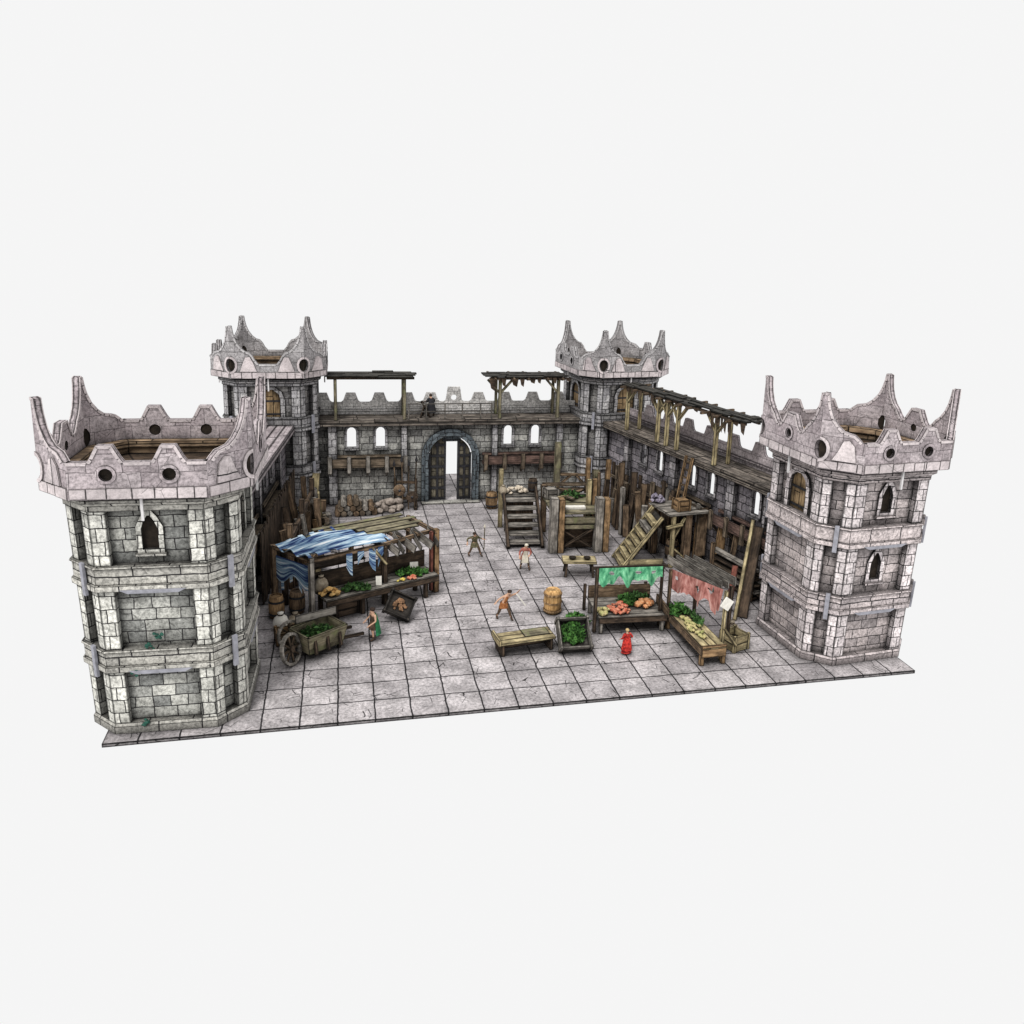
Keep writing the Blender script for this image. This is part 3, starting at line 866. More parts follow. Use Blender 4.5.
# awning: wavy quilted cloth with a torn edge
BLUE = cloth_mat('blue_cloth', [(.006, .01, .04), (.012, .02, .08), (.03, .06, .18), (.2, .33, .48), (.5, .64, .73), (.93, .95, .96), (.9, .92, .94)], 1.5, (.5, 5.6, 1))
def cloth(name, par, mat, fn, nu, nv, keep=None, uvs=(1, 1)):
    b = MB()
    for i in range(nu):
        for j in range(nv):
            if keep and not keep((i + .5) / nu, (j + .5) / nv): continue
            q = [(i / nu, j / nv), ((i + 1) / nu, j / nv), ((i + 1) / nu, (j + 1) / nv), (i / nu, (j + 1) / nv)]
            P = [Vector(fn(*a)) for a in q]
            k = len(b.v); b.v += P; b.f.append((k, k + 1, k + 2, k + 3))
            b.uv.append([(a[0] * uvs[0], a[1] * uvs[1]) for a in q]); b.e.append([(9, 9)] * 4); b.d.append([(18, 18)] * 4)
    o = b.build(name, mat, par, smooth=True)
    return o
def awn(u, v):
    x0 = (-.75) * v + (-.12) * (1 - v); x1 = 3.25 * (1 - v) + 1.8 * v
    x = x0 + (x1 - x0) * u; y = -.12 + 2.0 * v
    z = 2.36 + .1 * math.sin(v * 17 + u * 3) + .07 * math.sin(PI * u) * math.sin(PI * v) - .06 * math.sin(u * 7 + v * 2) * v + .22 * u * v
    return (x, y, z)
cloth('awning', st, BLUE, awn, 30, 24, lambda u, v: not (v > .82 + .1 * math.sin(u * 13) and math.sin(u * 40) > -.3) and not (v < .1 and math.sin(u * 31) > .5) and not (u > .9 and math.sin(v * 22) > 0) and math.hypot(u - .63, (v - .45) * .8) > .05, (2.6, 1.9))
cloth('hanging_cloth', st, BLUE, lambda u, v: (-.6 + .62 * u, 1.8 - 1.7 * u, 1.95 - (1.0 + .25 * math.sin(u * 9)) * v + 0.0 * u) if True else None, 12, 8, lambda u, v: not (v > .75 and math.sin(u * 25) > 0), (1.0, 1.0))
def torn(u, v): return (1.2 + 1.5 * u, -.14 - .04 * math.sin(u * 20), 2.25 - v * (.5 + .35 * math.sin(u * 11)))
cloth('awning_flap', st, BLUE, torn, 14, 5, lambda u, v: math.sin(u * 23) > -.1, (1.0, .6))

def SL(x, y, z=.84):
    v = Matrix.Rotation(SA, 3, 'Z') @ Vector((x, y, z)); return (v.x + 1.15, v.y + 6.35, v.z)
heap('bread_heap', 'golden brown heap of loaves at the left end of the long stall counter', 'bread', SL(.62, -.05), .28, .2, .22, ORANGE if False else plain('crust', (.55, .3, .1), c2=(.75, .5, .2), scale=7), 16, .12, 4)
sack('tan sack standing behind the loaves on the long stall counter', SL(.5, .4), r=.24, h=.6)
heap('leafy_heap', 'green leafy heap at the right end of the long stall counter', 'vegetables', SL(3.85, .12), .55, .28, .14, LEAF, 36, .09, 5)
heap('fruit_heap', 'small heap of red fruit on the front edge of the long stall counter', 'fruit', SL(3.7, -.27), .18, .1, .08, TOMATO, 12, .07, 6)
heap('fruit_heap', 'few yellow fruits beside the red fruit on the long stall counter', 'fruit', SL(3.25, -.25), .16, .08, .05, YELLOW, 7, .07, 7)
heap('dark_leaf_heap', 'dark green leafy heap at the middle of the long stall counter', 'vegetables', SL(1.6, -.05), .5, .22, .1, LEAFD, 26, .09, 8)
solo(MB().box((0, 0, .15), (.2, .05, .32), Matrix.Rotation(R(-15), 3, 'X')).build('paper_sheet', PAPER), 'white paper propped up by the middle post of the long stall', 'paper', SL(2.42, -.1))
solo(MB().box((0, 0, .16), (.3, .05, .32), Matrix.Rotation(R(-25), 3, 'X')).build('paper_sheet', PAPER), 'white paper propped among the greens at the right end of the long stall', 'paper', SL(4.1, .4))
crate('dark crate stored under the long stall counter', SL(1.2, .15, 0), SA, (.8, .6, .5), W_DARK)
barrel('dark barrel under the awning behind the long stall counter', SL(1.9, 1.3, 0), .95, .33, W_DARK)
barrel('brown barrel at the left end of the long stall beside the hanging blue cloth', SL(-.15, 1.0, 0), .8, .28, W_MID)
crate('shallow dark wooden tray leaning against the front of the long stall', (4.05, 6.25, .42), 0, (.86, .8, .2), W_PLANKBLK, rot=tuple((Matrix.Rotation(R(14), 3, 'Z') @ Matrix.Rotation(R(46), 3, 'X') @ Matrix.Rotation(R(-34), 3, 'Z')).to_euler()), name='tray')
heap('potato_heap', 'brown roots heaped inside the leaning tray', 'vegetables', (4.06, 6.23, .47), .24, .2, .05, plain('roots', (.16, .09, .05), c2=(.36, .2, .11), scale=8), 18, .07, 9).rotation_euler = (R(46), 0, R(14))

# ---------------------------------------------------------------- hand cart in the front left corner
hc = thing('hand_cart', 'wooden hand cart full of greens with a big pale spoked wheel', 'cart', (1.4, 4.3, 0), R(36))
def tub(z0, z1, x, y, fl, th=.07):
    b = MB()
    for sx in (-1, 1):
        b.quad([(sx * x, -y, z0), (sx * x, y, z0), (sx * (x + fl), y + fl, z1), (sx * (x + fl), -y - fl, z1)], 'long')
        b.quad([(sx * (x - th), -y, z0), (sx * (x - th), y, z0), (sx * (x + fl - th), y + fl, z1), (sx * (x + fl - th), -y - fl, z1)], 'long')
        b.quad([(-x, sx * y, z0), (x, sx * y, z0), (x + fl, sx * (y + fl), z1), (-x - fl, sx * (y + fl), z1)], 'long')
        b.quad([(-x, sx * (y - th), z0), (x, sx * (y - th), z0), (x + fl, sx * (y + fl - th), z1), (-x - fl, sx * (y + fl - th), z1)], 'long')
        b.quad([(sx * (x + fl), -y - fl, z1), (sx * (x + fl), y + fl, z1), (sx * (x + fl - th), y + fl, z1), (sx * (x + fl - th), -y - fl, z1)], 'long')
        b.quad([(-x - fl, sx * (y + fl), z1), (x + fl, sx * (y + fl), z1), (x + fl, sx * (y + fl - th), z1), (-x - fl, sx * (y + fl - th), z1)], 'long')
    b.quad([(-x, -y, z0 + .02), (x, -y, z0 + .02), (x, y, z0 + .02), (-x, y, z0 + .02)], 'long')
    return b
tub(.18, .82, .62, .42, .12).build('box', W_GREEN, hc)
b = MB()
for x in (-.45, 0, .45): b.box((x, -.5, .5), (.1, .07, .62), Matrix.Rotation(R(-11), 3, 'X') @ Matrix.Identity(3), mode='long')
b.build('side_batten', W_DARK, hc)
for y in (-.3, .3):
    MB().beam((.5, y, .3), (1.5, y * 1.1, .16), .09, .09).build('shaft', W_DARK, hc)
    MB().box((.55, y, .1), (.1, .1, .2), mode='long').build('leg', W_DARK, hc)
def wheel(par, c, r, M):
    w = MB().lathe(c, [(r * .84, -.05), (r, -.05), (r, .05), (r * .84, .05), (r * .84, -.05)], 20, M=M, cap=False).build('wheel', W_GREY, par)
    sp = MB()
    for k in range(8):
        a = 2 * PI * k / 8
        sp.beam(Vector(c) + M @ Vector((.05 * math.cos(a), .05 * math.sin(a), 0)), Vector(c) + M @ Vector((r * .86 * math.cos(a), r * .86 * math.sin(a), 0)), .07, .05)
    sp.build('spoke', W_MID, w)
    MB().lathe(c, [(.0, -.1), (.1, -.09), (.1, .09), (0, .1)], 10, M=M, cap=False).build('hub', W_DARK, w)
Mx = Matrix.Rotation(R(78), 3, 'X')
wheel(hc, (-1.12, -.2, .5), .5, Matrix.Rotation(R(24), 3, 'Z') @ Mx); wheel(hc, (-.55, .72, .46), .46, Mx)
MB().beam((-1.05, -.25, .46), (-.55, .75, .46), .09, .09).build('axle', W_DARK, hc)
heap('leafy_heap', 'dark green leaves filling the box of the hand cart', 'vegetables', (1.4, 4.3, .5), .5, .3, .2, LEAFD, 40, .1, 12)
plank('loose_board', 'grey board lying across the rim of the hand cart', 'board', (.7, 4.55, .95), (1.95, 5.0, 1.0), .26, .05, W_GREY, roll=R(90))
pk = thing('timber_shelter', 'rough dark timber screen against the far half of the right wall', 'shelter', (16.05, 11.6, 0), R(102.5))
b = MB()
for i in range(24):
    h = rnd.uniform(1.5, 2.9); b.box((-.6 + .24 * i, 0, h / 2), (.22, .07, h), Matrix.Rotation(rnd.uniform(-.06, .06), 3, 'Y'), mode='long')
b.build('board_wall', W_DARK, pk)
for i in range(4): MB().box((-.2 + 1.5 * i, .14, 1.2), (.17, .17, 2.4 + .4 * (i % 2)), mode='long').build('post', [W_MID, W_LEDGE][i % 2], pk)
b = MB(); b.beam((-.7, .14, 1.9), (5.0, .14, 1.95), .12, .12); b.beam((-.2, .2, .9), (1.3, .2, 1.9), .1, .1); b.beam((2.8, .2, .9), (4.3, .2, 1.9), .1, .1); b.build('rail', W_LEDGE, pk)
rpk = thing('timber_stack', 'shelf of stacked dark planks under the ledge of the near half of the right wall', 'timber stack', (16.75, 7.9, 0), R(-77.5))
for i in range(9): MB().box((1.0 + rnd.uniform(-.15, .15), -.05 + .2 * (i % 2), .12 + .13 * i), (2.6, .3, .11), mode='long').build('plank', [W_DARK, W_LEDGE, W_GREY][i % 3], rpk)
for x in (-.2, 2.2): MB().box((x, -.25, .75), (.14, .14, 1.5), mode='long').build('post', W_MID, rpk)
crate('brown wooden box behind the big cart wheel', (.35, 5.05, 0), R(10), (.55, .5, .42), W_ORANGE)
heap('turnip_heap', 'pale yellow roots heaped behind the hand cart', 'vegetables', (1.05, 5.3, 0), .35, .25, .4, YELLOW, 18, .1, 13)
sack('pale sack slumped against the left tower behind the cart wheel', (.15, 5.9, 0), PAPER, .26, .62)
sack('brown sack next to the pale sack behind the cart', (.6, 6.1, 0), None, .25, .5)
barrel('brown barrel standing between tower and the left post of the long stall', (-.05, 6.9, 0), .8, .27, W_ORANGE)

# ---------------------------------------------------------------- timber along the left wall
tb = thing('timber_shelter', 'tall dark rough timber shelter built against the left wall', 'shelter', (-.45, 9.2, 0), R(84.5))
for i, x in enumerate([-1.2, .2, 1.7, 3.2, 4.7, 6.2]):
    for y in (-.75,): post(tb, x, y, 2.0 + .5 * (i % 2), .2, [W_DARK, W_MID, W_DARK][i % 3])
b = MB()
for i in range(30):
    x = -1.2 + 7.4 * i / 29
    b.box((x, .0, 1.35 + rnd.uniform(-.15, .25)), (.22, .06, 2.7), Matrix.Rotation(rnd.uniform(-.05, .05), 3, 'Y'), mode='long')
b.build('board_wall', W_DARK, tb)
b = MB(); b.beam((-1.4, -.75, 1.85), (6.4, -.75, 1.9), .16, .16); b.beam((-1.4, -.7, 1.0), (6.4, -.7, 1.05), .13, .13); b.build('rail', W_DARK, tb)
for i, x in enumerate([.2, 3.2]): MB().beam((x, -.75, 1.1), (x + .8, -.75, 1.8), .12, .12).build('brace', W_MID, tb)
LG = 'rough timbers leaning along the left wall'
for i, (x, y, dx, h, w, m, lb) in enumerate([(.6, 16.2, -.1, 2.3, .24, W_MID, 'mid brown tall plank leaning nearest the far left tower'), (.3, 15.2, -.3, 2.0, .3, W_MID, 'broad mid brown plank leaning left of the tall one'),
        (.85, 17.0, .15, 2.2, .34, W_PALE, 'short pale plank propped at the foot of the far left tower'), (.45, 13.6, -.4, 2.8, .22, W_MID, 'narrow brown plank leaning on the dark timber shelter'),
        (.75, 14.4, -.25, 1.5, .28, W_PALE, 'short pale brown plank standing before the left wall'), (.35, 11.6, -.3, 2.4, .26, W_DARK, 'dark plank leaning on the shelter behind the long stall'),
        (.5, 10.2, -.35, 2.2, .2, W_MID, 'thin brown plank leaning on the shelter near the blue awning')]):
    plank('leaning_plank', lb, 'plank', (x, y, 0), (x + dx * 1.2, y + .15, h), w, .08, m, LG)
barrel('upright brown barrel near the far left tower corner', (.95, 15.7, 0), .85, .3, W_MID)
barrel('dark brown barrel in front of the timber shelter', (.75, 12.6, 0), .8, .3, W_DARK)
sack('tan sack lying beside the barrel near the far left tower', (1.35, 16.3, 0), None, .28, .5)
crate('mid brown crate at the foot of the leaning planks', (.95, 13.4, 0), R(12), (.6, .6, .5), W_MID)
crate('grey crate behind the blue awning beside the timber shelter', (.65, 11.0, 0), R(5), (.6, .55, .55), W_GREY)

# ---------------------------------------------------------------- logs, rubble and rack at the gate wall
i = 0
where = ['bottom row', 'second row', 'third row', 'top']
for row, n in enumerate([7, 6, 3]):
    for k in range(n):
        x = 1.95 + .28 * k + .14 * row; z = .14 + .245 * row
        r = .135
        o = MB().lathe((0, 0, 0), [(r * .97, -.55), (r, -.5), (r, .5), (r * .97, .55)], 9, M=Matrix.Rotation(PI / 2, 3, 'X')).build('log', [W_MID, W_LEDGE, W_GREY][(k + row) % 3])
        solo(o, 'cut log in the stacked log pile against the gate wall below the left ledge', 'log', (x, 17.9 + rnd.uniform(-.08, .08), z), (0, rnd.uniform(0, 6), 0), 'log pile against the gate wall')
for i, (x, y, r) in enumerate([(4.1, 18.1, .34), (4.5, 18.4, .3), (4.25, 18.45, .4), (4.75, 18.0, .22), (3.9, 17.75, .2), (4.45, 17.7, .18)]):
    rock(['large pale', 'squarish brown', 'tallest', 'small dark', 'low flat', 'smallest'][i] + ' stone in the rubble between log pile and rack', (x, y, 0), r, 40 + i)
wr = thing('weapon_rack', 'dark weapon rack crowded with shields and poles left of the gate', 'weapon rack', (5.15, 18.35, 0), R(-8))
for x in (-.5, .5):
    MB().box((x, 0, .75), (.13, .13, 1.5), mode='long').build('upright', W_DARK, wr); MB().box((x, 0, .06), (.14, .7, .1), mode='long').build('foot', W_DARK, wr)
for z in (.5, 1.3): MB().box((0, 0, z), (1.15, .1, .12), mode='long').build('rail', W_MID, wr)
for k, x in enumerate((-.42, -.14, .12, .4)):
    b = MB().beam((5.15 + x, 18.15, 0), (5.15 + x + .08 * (k - 1.5), 18.4, 2.1 + .2 * (k % 2)), .06, .06)
    b2 = MB().lathe((5.15 + x + .08 * (k - 1.5), 18.4, 2.05 + .2 * (k % 2)), [(0, .4), (.07, .12), (.03, 0)], 6, 1, .4)
    s = thing('spear', ['leftmost', 'second', 'third', 'rightmost'][k] + ' spear standing in the weapon rack by the gate', 'spear', (0, 0, 0), 0, 'spears in the weapon rack')
    b.build('shaft', W_MID, s); b2.build('blade', IRON, s)
for k, (x, z) in enumerate([(-.3, .95), (.3, .6)]):
    s = thing('round_shield', ['upper', 'lower'][k] + ' round shield hung on the weapon rack by the gate', 'shield', (5.15 + x, 18.2, z), 0, 'shields on the weapon rack')
    MB().lathe((0, 0, 0), [(.3, 0), (.26, -.05), (.0, -.1)], 14, M=Matrix.Rotation(PI / 2, 3, 'X') @ Matrix.Rotation(PI, 3, 'X')).build('board', [W_MID, W_DARK][k], s)
    MB().lathe((0, -.08, 0), [(.08, 0), (.0, .07)], 8, M=Matrix.Rotation(PI / 2, 3, 'X')).build('boss', IRON, s)

# ---------------------------------------------------------------- timber platform with steps (middle back)
pf = thing('timber_platform', 'timber platform on heavy two tone posts with broad steps at its left', 'platform', (9.6, 11.75, 0), R(-4))
for x in (1.25, 3.2):
    a = MB().box((x - .0, 0, 1.2), (.34, .4, 2.4), mode='long').build('corner_post', W_GREY, pf)
    MB().box((x + .32, .02, 1.18), (.26, .44, 2.36), mode='long').build('facing_board', W_ORANGE, a)
for x in (1.25, 3.3): MB().box((x, 2.6, 1.1), (.25, .25, 2.2), mode='long').build('rear_post', W_MID, pf)
b = MB()
for i in range(6): b.box((2.3, .15 + i * .46, 1.72 + .015 * (i % 2)), (2.3, .44, .08), mode='long')
b.build('deck', W_GREEN, pf)
b = MB(); b.box((2.3, -.05, 1.42), (1.6, .08, .3), mode='long'); b.box((2.3, -.02, 1.12), (1.6, .08, .2), mode='long'); b.build('front_board', W_GREEN, pf)
b = MB(); b.beam((1.6, 0, .15), (2.95, 0, 1.0), .1, .1); b.beam((2.95, .09, .15), (1.6, .09, 1.0), .1, .1); b.build('cross_brace', W_DARK, pf)
MB().box((2.3, .5, .55), (1.7, .06, 1.1), mode='long').build('back_panel', W_DARK, pf)
stp = MB()
for k in range(6):
    stp.box((.15, .75 + .32 * k, .2 + .28 * k), (1.35, .36, .12), mode='long')
stp.build('step', W_GREY, pf)
for x in (-.58, .9): MB().beam((x, .45, .02), (x, 2.9, 2.0), .12, .3).build('stringer', W_DARK, pf)
MB().box((.15, 2.7, .8), (1.3, .06, 1.55), mode='long').build('riser_board', W_DARK, pf)
b = MB(); b.box((.15, 3.1, 1.72), (1.6, 1.0, .1), mode='long'); b.build('landing', W_GREY, pf)
b = MB(); b.beam((1.95, 3.3, 2.5), (3.35, 3.1, 2.5), .12, .12); b.beam((1.95, 3.25, 1.9), (2.6, 3.2, 2.5), .1, .1); b.beam((3.35, 3.0, 1.9), (2.8, 3.1, 2.5), .1, .1); b.build('cross_beam', W_MID, pf)
b = MB(); b.box((2.3, 2.85, 2.15), (2.2, .06, .18), mode='long'); b.box((2.3, 2.85, 1.92), (2.2, .06, .14), mode='long'); b.build('rear_rail', W_LEDGE, pf)
for x, y, h, m in ((-.62, 3.3, 2.75, W_PALE), (1.95, 3.3, 4.0, W_GREEN), (3.35, 3.1, 3.3, W_ORANGE), (2.95, 1.0, 2.9, W_PALE), (3.2, 1.05, 2.9, W_ORANGE)):
    MB().box((x, y, h / 2), (.2 if h < 4 else .28, .2, h), mode='long').build('tall_post', m, pf)
solo(MB().box((0, 0, .05), (.95, .28, .1)).build('white_board', PAPER), 'white board lying on top of the timber platform', 'board', (11.85, 12.1, 1.76), (0, 0, R(-4)))
heap('grain_heap', 'pale heap of grain on the landing above the platform steps', 'grain', (9.85, 14.6, 1.78), .5, .3, .25, plain('grain', (.5, .42, .33), c2=(.68, .6, .48), scale=9), 30, .1, 20)
barrel('small dark barrel on the landing of the timber platform', (10.6, 14.7, 1.78), .6, .22, W_DARK)
crate('small grey box at the rear of the timber platform deck', (11.2, 13.7, 1.78), R(6), (.5, .45, .4), W_GREY, open_top=False)
heap('moss_heap', 'mossy green heap on the rear of the platform deck', 'greens', (12.1, 13.6, 1.78), .5, .3, .2, LEAFD, 22, .1, 21)
sack('tan sack on the landing against the tall thin post', (9.2, 14.5, 1.78), None, .2, .4)
barrel('brown barrel standing in front of the ledge right of the gate', (9.3, 17.9, 0), .8, .3, W_ORANGE)

# heaps of rough timber and stone along the walls
def offcut(label, x, y, z, L, w, h, mat, rot, group):
    o = MB().box((0, 0, h / 2), (w, L, h), mode='long').build('timber_offcut', mat)
    return solo(o, label, 'timber', (x, y, z), rot, group)
for i in range(50):
    y = rnd.uniform(9.5, 17.6); x = .35 + .045 * (y - 9) + rnd.uniform(-.25, .65)
    if rnd.random() < .6:
        h = rnd.uniform(.8, 2.3)
        offcut('rough upright timber end in the crowded heap along the left wall', x, y, 0, rnd.uniform(.14, .3), rnd.uniform(.14, .34), h, rnd.choice([W_MID, W_PALE, W_LEDGE, W_MID, W_GREY, W_ORANGE]), (rnd.uniform(-.1, .1), rnd.uniform(-.16, .05), rnd.uniform(-.6, .6)), 'upright timbers in the heap along the left wall')
    else:
        offcut('rough block lying in the crowded heap along the left wall', x + .2, y, rnd.uniform(0, .3), rnd.uniform(.5, 1.2), rnd.uniform(.2, .36), rnd.uniform(.16, .32), rnd.choice([W_MID, W_LEDGE, W_GREY, W_PALE]), (rnd.uniform(-.2, .2), rnd.uniform(-.2, .2), rnd.uniform(-1, 1)), 'blocks in the heap along the left wall')
for i in range(12):
    rock('rough tan stone in the rubble heap against the gate wall under the ledge', (rnd.uniform(2.9, 4.9), rnd.uniform(17.5, 18.6), rnd.uniform(0, .35)), rnd.uniform(.15, .27), 70 + i, 'rough stones heaped under the left ledge')
for i in range(24):
    y = rnd.uniform(11.0, 16.5); x = 15.7 - .21 * (y - 11) + rnd.uniform(-.75, -.1)
    offcut('rough timber end standing by the screen at the far half of the right wall', x, y, 0, rnd.uniform(.14, .28), rnd.uniform(.14, .3), rnd.uniform(.9, 2.5), rnd.choice([W_MID, W_DARK, W_LEDGE, W_GREY]), (rnd.uniform(-.1, .1), rnd.uniform(-.1, .16), rnd.uniform(-.6, .6)), 'timber ends by the right wall screen')
for i in range(10):
    offcut('short plank scattered on the deck and landing of the timber platform', rnd.uniform(11.0, 12.8), rnd.uniform(12.6, 14.2), 1.8 + rnd.uniform(0, .12), rnd.uniform(.4, .9), rnd.uniform(.1, .22), .08, rnd.choice([W_MID, W_PALE, W_LEDGE, W_GREY]), (0, rnd.uniform(-.1, .1), rnd.uniform(-1.5, 1.5)), 'short planks on the timber platform')

# ---------------------------------------------------------------- stair, landing and ladder at the right wall
sr = thing('wooden_stair', 'steep pale wooden stair of open treads climbing towards the right wall', 'stair', (13.3, 10.75, 0), R(-6))
for y in (-.02, -1.5): MB().beam((-.05, y, -.0), (1.55, y, 2.25), .16, .12).build('stringer', W_PALE, sr)
for k in range(7):
    MB().box((.1 + .2 * k, -.76, .16 + .29 * k), (.26, 1.4, .17), mode='long').build('tread', W_PALE if k != 5 else W_GREY, sr)
MB().beam((.14, -.76, .0), (1.62, -.76, 2.1), 1.3, .05).build('back_board', W_BLACK, sr)
ld = thing('timber_landing', 'rough timber landing on thick posts between the stair and the right wall', 'landing', (15.25, 9.35, 0), R(8))
for x, y, m, w in ((.0, -.05, W_PALE, .17), (.75, .1, W_MID, .34), (1.5, .35, W_ORANGE, .36), (.1, 1.6, W_MID, .22), (1.25, 1.7, W_DARK, .22)):
    MB().box((x, y, 1.12), (w, w * .6, 2.24), mode='long').build('post', m, ld)
b = MB()
for k in range(5): b.box((.7, .05 + .36 * k, 2.26 + .015 * (k % 2)), (1.9, .34, .08), mode='long')
b.build('deck', W_GREY, ld)
b = MB(); b.beam((0, -.05, 1.2), (.55, -.0, 2.1), .1, .1); b.beam((-.35, -.1, 1.75), (.4, -.1, 1.85), .12, .12); b.beam((0, .05, .9), (.7, .05, .3), .09, .09); b.build('brace', W_PALE, ld)
b = MB(); b.box((.72, .08, 1.2), (.4, .07, 1.9), mode='long'); b.box((1.5, .2, 1.3), (.5, .07, 2.1), mode='long'); b.build('facing_board', W_MID, ld)
ldr = thing('ladder', 'brown ladder leaning from the timber landing up to the right wall walk', 'ladder', (15.9, 10.4, 2.28), R(12))
for y in (-.22, .22): MB().beam((0, y, 0), (.35, y, 2.1), .1, .1).build('rail', W_ORANGE, ldr)
for k in range(6): MB().box((.045 + .055 * k, 0, .25 + .32 * k), (.08, .42, .07), mode='long').build('rung', W_MID, ldr)
heap('cloth_bundle', 'purple grey cloth bundle on the timber landing below the wall slit', 'bundle', (15.15, 10.95, 2.3), .25, .2, .3, plain('purple_cloth', (.14, .12, .17), c2=(.34, .31, .37), scale=7), 14, .12, 51)
crate('brown box on the timber landing in front of the ladder', (15.75, 9.8, 2.3), R(8), (.5, .45, .45), W_ORANGE, open_top=False)
barrel('stubby brown barrel under the timber landing', (15.7, 10.3, 0), .8, .3, W_MID)
RG = 'timbers standing along the right wall'
for (x, y, dx, dy, h, w, m, lb) in [(14.6, 14.3, .1, .1, 3.1, .26, W_MID, 'brown post standing left of the purple bundle near the far right tower'), (14.9, 13.4, .1, .1, 2.9, .3, W_DARK, 'dark post beside the brown one near the far right tower'),
        (15.0, 12.5, .15, .1, 2.6, .26, W_MID, 'mid brown post behind the pale stair'), (14.3, 15.3, .1, .1, 3.0, .24, W_ORANGE, 'orange brown post closest to the far right tower'),
        (14.15, 16.4, 0, .1, 2.2, .34, W_GREEN, 'short mossy post in the corner by the far right tower'),
        (16.95, 8.6, .2, 0, 2.3, .42, W_ORANGE, 'broad orange brown plank on the right wall next to the landing'), (17.0, 7.6, .2, 0, 2.0, .2, W_MID, 'thin brown plank on the right wall above the grey stall roof'),
        (15.7, 4.3, 1.0, 1.2, 3.3, .13, W_PALE, 'tall thin pale pole leaning on the right wall by the near right tower'), (16.05, 4.45, .9, 1.1, 3.0, .4, W_DARK, 'broad dark plank leaning behind the tall pale pole'),
        (15.75, 4.95, .6, .9, 1.4, .22, W_RED, 'short reddish plank at the foot of the right wall')]:
    plank('standing_timber', lb, 'timber', (x, y, 0), (x + dx, y + dy, h), w, .1, m, RG)

# ---------------------------------------------------------------- green and pink stalls
gs = thing('market_stall', 'small market stall with a torn green valance over red and orange produce', 'market stall', (10.45, 4.15, 0), R(-3))
post(gs, 0, 0, 2.35, .11, W_DARK); post(gs, 2.38, .3, 2.3, .09, W_DARK); post(gs, .05, 1.75, 1.0, .1, W_DARK); post(gs, 2.3, 1.75, 1.0, .1, W_DARK)
b = MB(); b.beam((-.15, 0, 2.32), (2.45, 0, 2.32), .09, .09); b.beam((2.38, 0, 2.3), (2.38, .4, 2.3), .08, .08); b.build('top_frame', W_DARK, gs)
MB().beam((1.1, .1, 2.4), (2.3, .12, 2.4), .25, .05, R(90)).build('top_board', W_PALE, gs)
GREEN = cloth_mat('green_cloth', [(.015, .09, .05), (.06, .28, .14), (.17, .52, .28), (.4, .75, .48)], 2.0, (3, 1, 1))
PINK = cloth_mat('pink_cloth', [(.12, .04, .035), (.32, .12, .1), (.5, .23, .2), (.66, .42, .37)], 2.2, (3, 1, 1))
def val_len(u, k): return .36 + .27 * abs(math.sin(u * 9 + k)) + .1 * math.sin(u * 31 + k)
def holes_keep(u, v, k):
    for (a, b_, r) in ((.2, .33, .04), (.62, .38, .045), (.86, .3, .035)):
        if math.hypot((u - a) * 1.0, (v - b_) * .4) < r: return False
    return True
cloth('valance', gs, GREEN, lambda u, v: (.05 + 2.2 * u, -.08 - .1 * math.sin(u * 19) * v, 2.34 - v * val_len(u, .3)), 46, 14, lambda u, v: holes_keep(u, v, 0), (2.3, .8))
b = MB()
for i in range(5): b.box((1.3, .0 + i * .36, .5), (2.35, .345, .06), mode='long')
cn = b.build('counter', W_GREY, gs)
MB().box((1.3, -.2, .5), (2.4, .06, .2), mode='long').build('front_board', W_DARK, cn)
MB().box((1.3, 1.65, .72), (2.3, .06, .5), mode='long').build('back_board', W_MID, cn)
for x in (.2, 2.35):
    for y in (-.1, 1.5): MB().box((x, y, .24), (.12, .12, .46), mode='long').build('leg', W_GREY, cn)
MB().box((2.52, .4, .68), (.07, 1.3, .34), mode='long').build('side_board', W_MID, cn)
def GSL(x, y, z=.54):
    v = Matrix.Rotation(R(-3), 3, 'Z') @ Vector((x, y, z)); return (v.x + 10.45, v.y + 4.15, v.z)
heap('fruit_heap', 'big heap of red fruit at the middle of the green stall counter', 'fruit', GSL(.95, .45), .38, .38, .26, TOMATO, 42, .09, 30)
heap('pumpkin_heap', 'orange pumpkins heaped in the right half of the green stall counter', 'pumpkins', GSL(1.95, .75), .3, .25, .18, ORANGE, 16, .13, 31, .12)
heap('leafy_heap', 'bright green leaves behind the red fruit on the green stall counter', 'vegetables', GSL(1.35, .95), .3, .28, .25, LEAF, 26, .1, 32)
heap('squash_heap', 'pale yellow roots at the left end of the green stall counter', 'vegetables', GSL(.4, .3), .22, .3, .1, plain('parsnip', (.6, .5, .25), c2=(.35, .36, .14), scale=6), 18, .09, 33)
heap('dark_cabbage_heap', 'dark produce in the shaded rear of the green stall counter', 'vegetables', GSL(1.9, 1.3), .4, .2, .15, LEAFD, 18, .1, 34)
ps = thing('market_stall', 'market stall with a torn pink valance and a grey plank roof beside the right wall', 'market stall', (13.1, 1.3, 0), R(2))
PH = 2.1
for x, y, h, m in ((0.1, 2.9, PH, W_MID), (.85, .35, PH + .25, W_PALE), (1.4, 3.5, PH, W_DARK), (1.5, 1.2, PH, W_DARK)): post(ps, x, y, h, .1, m)
cloth('valance', ps, PINK, lambda u, v: (.12 + .72 * u + .1 * math.sin(u * 17) * v, 2.9 - 2.35 * u, PH + .02 + .2 * u - v * (.5 + .3 * abs(math.sin(u * 8 + .6)) + .3 * u * (math.sin(u * 25) > .3))), 40, 12, lambda u, v: holes_keep(u + .1, v, 1), (2.5, .8))
b = MB()
for i in range(4):
    x = .35 + i * .3
    b.beam((x + .0, 3.75 - .05 * i, PH + .04), (x + .4, .95 + .1 * i, PH + .1 + .02 * (i % 2)), .3, .06, R(90))
b.build('roof_boards', W_GREY, ps)
b = MB()
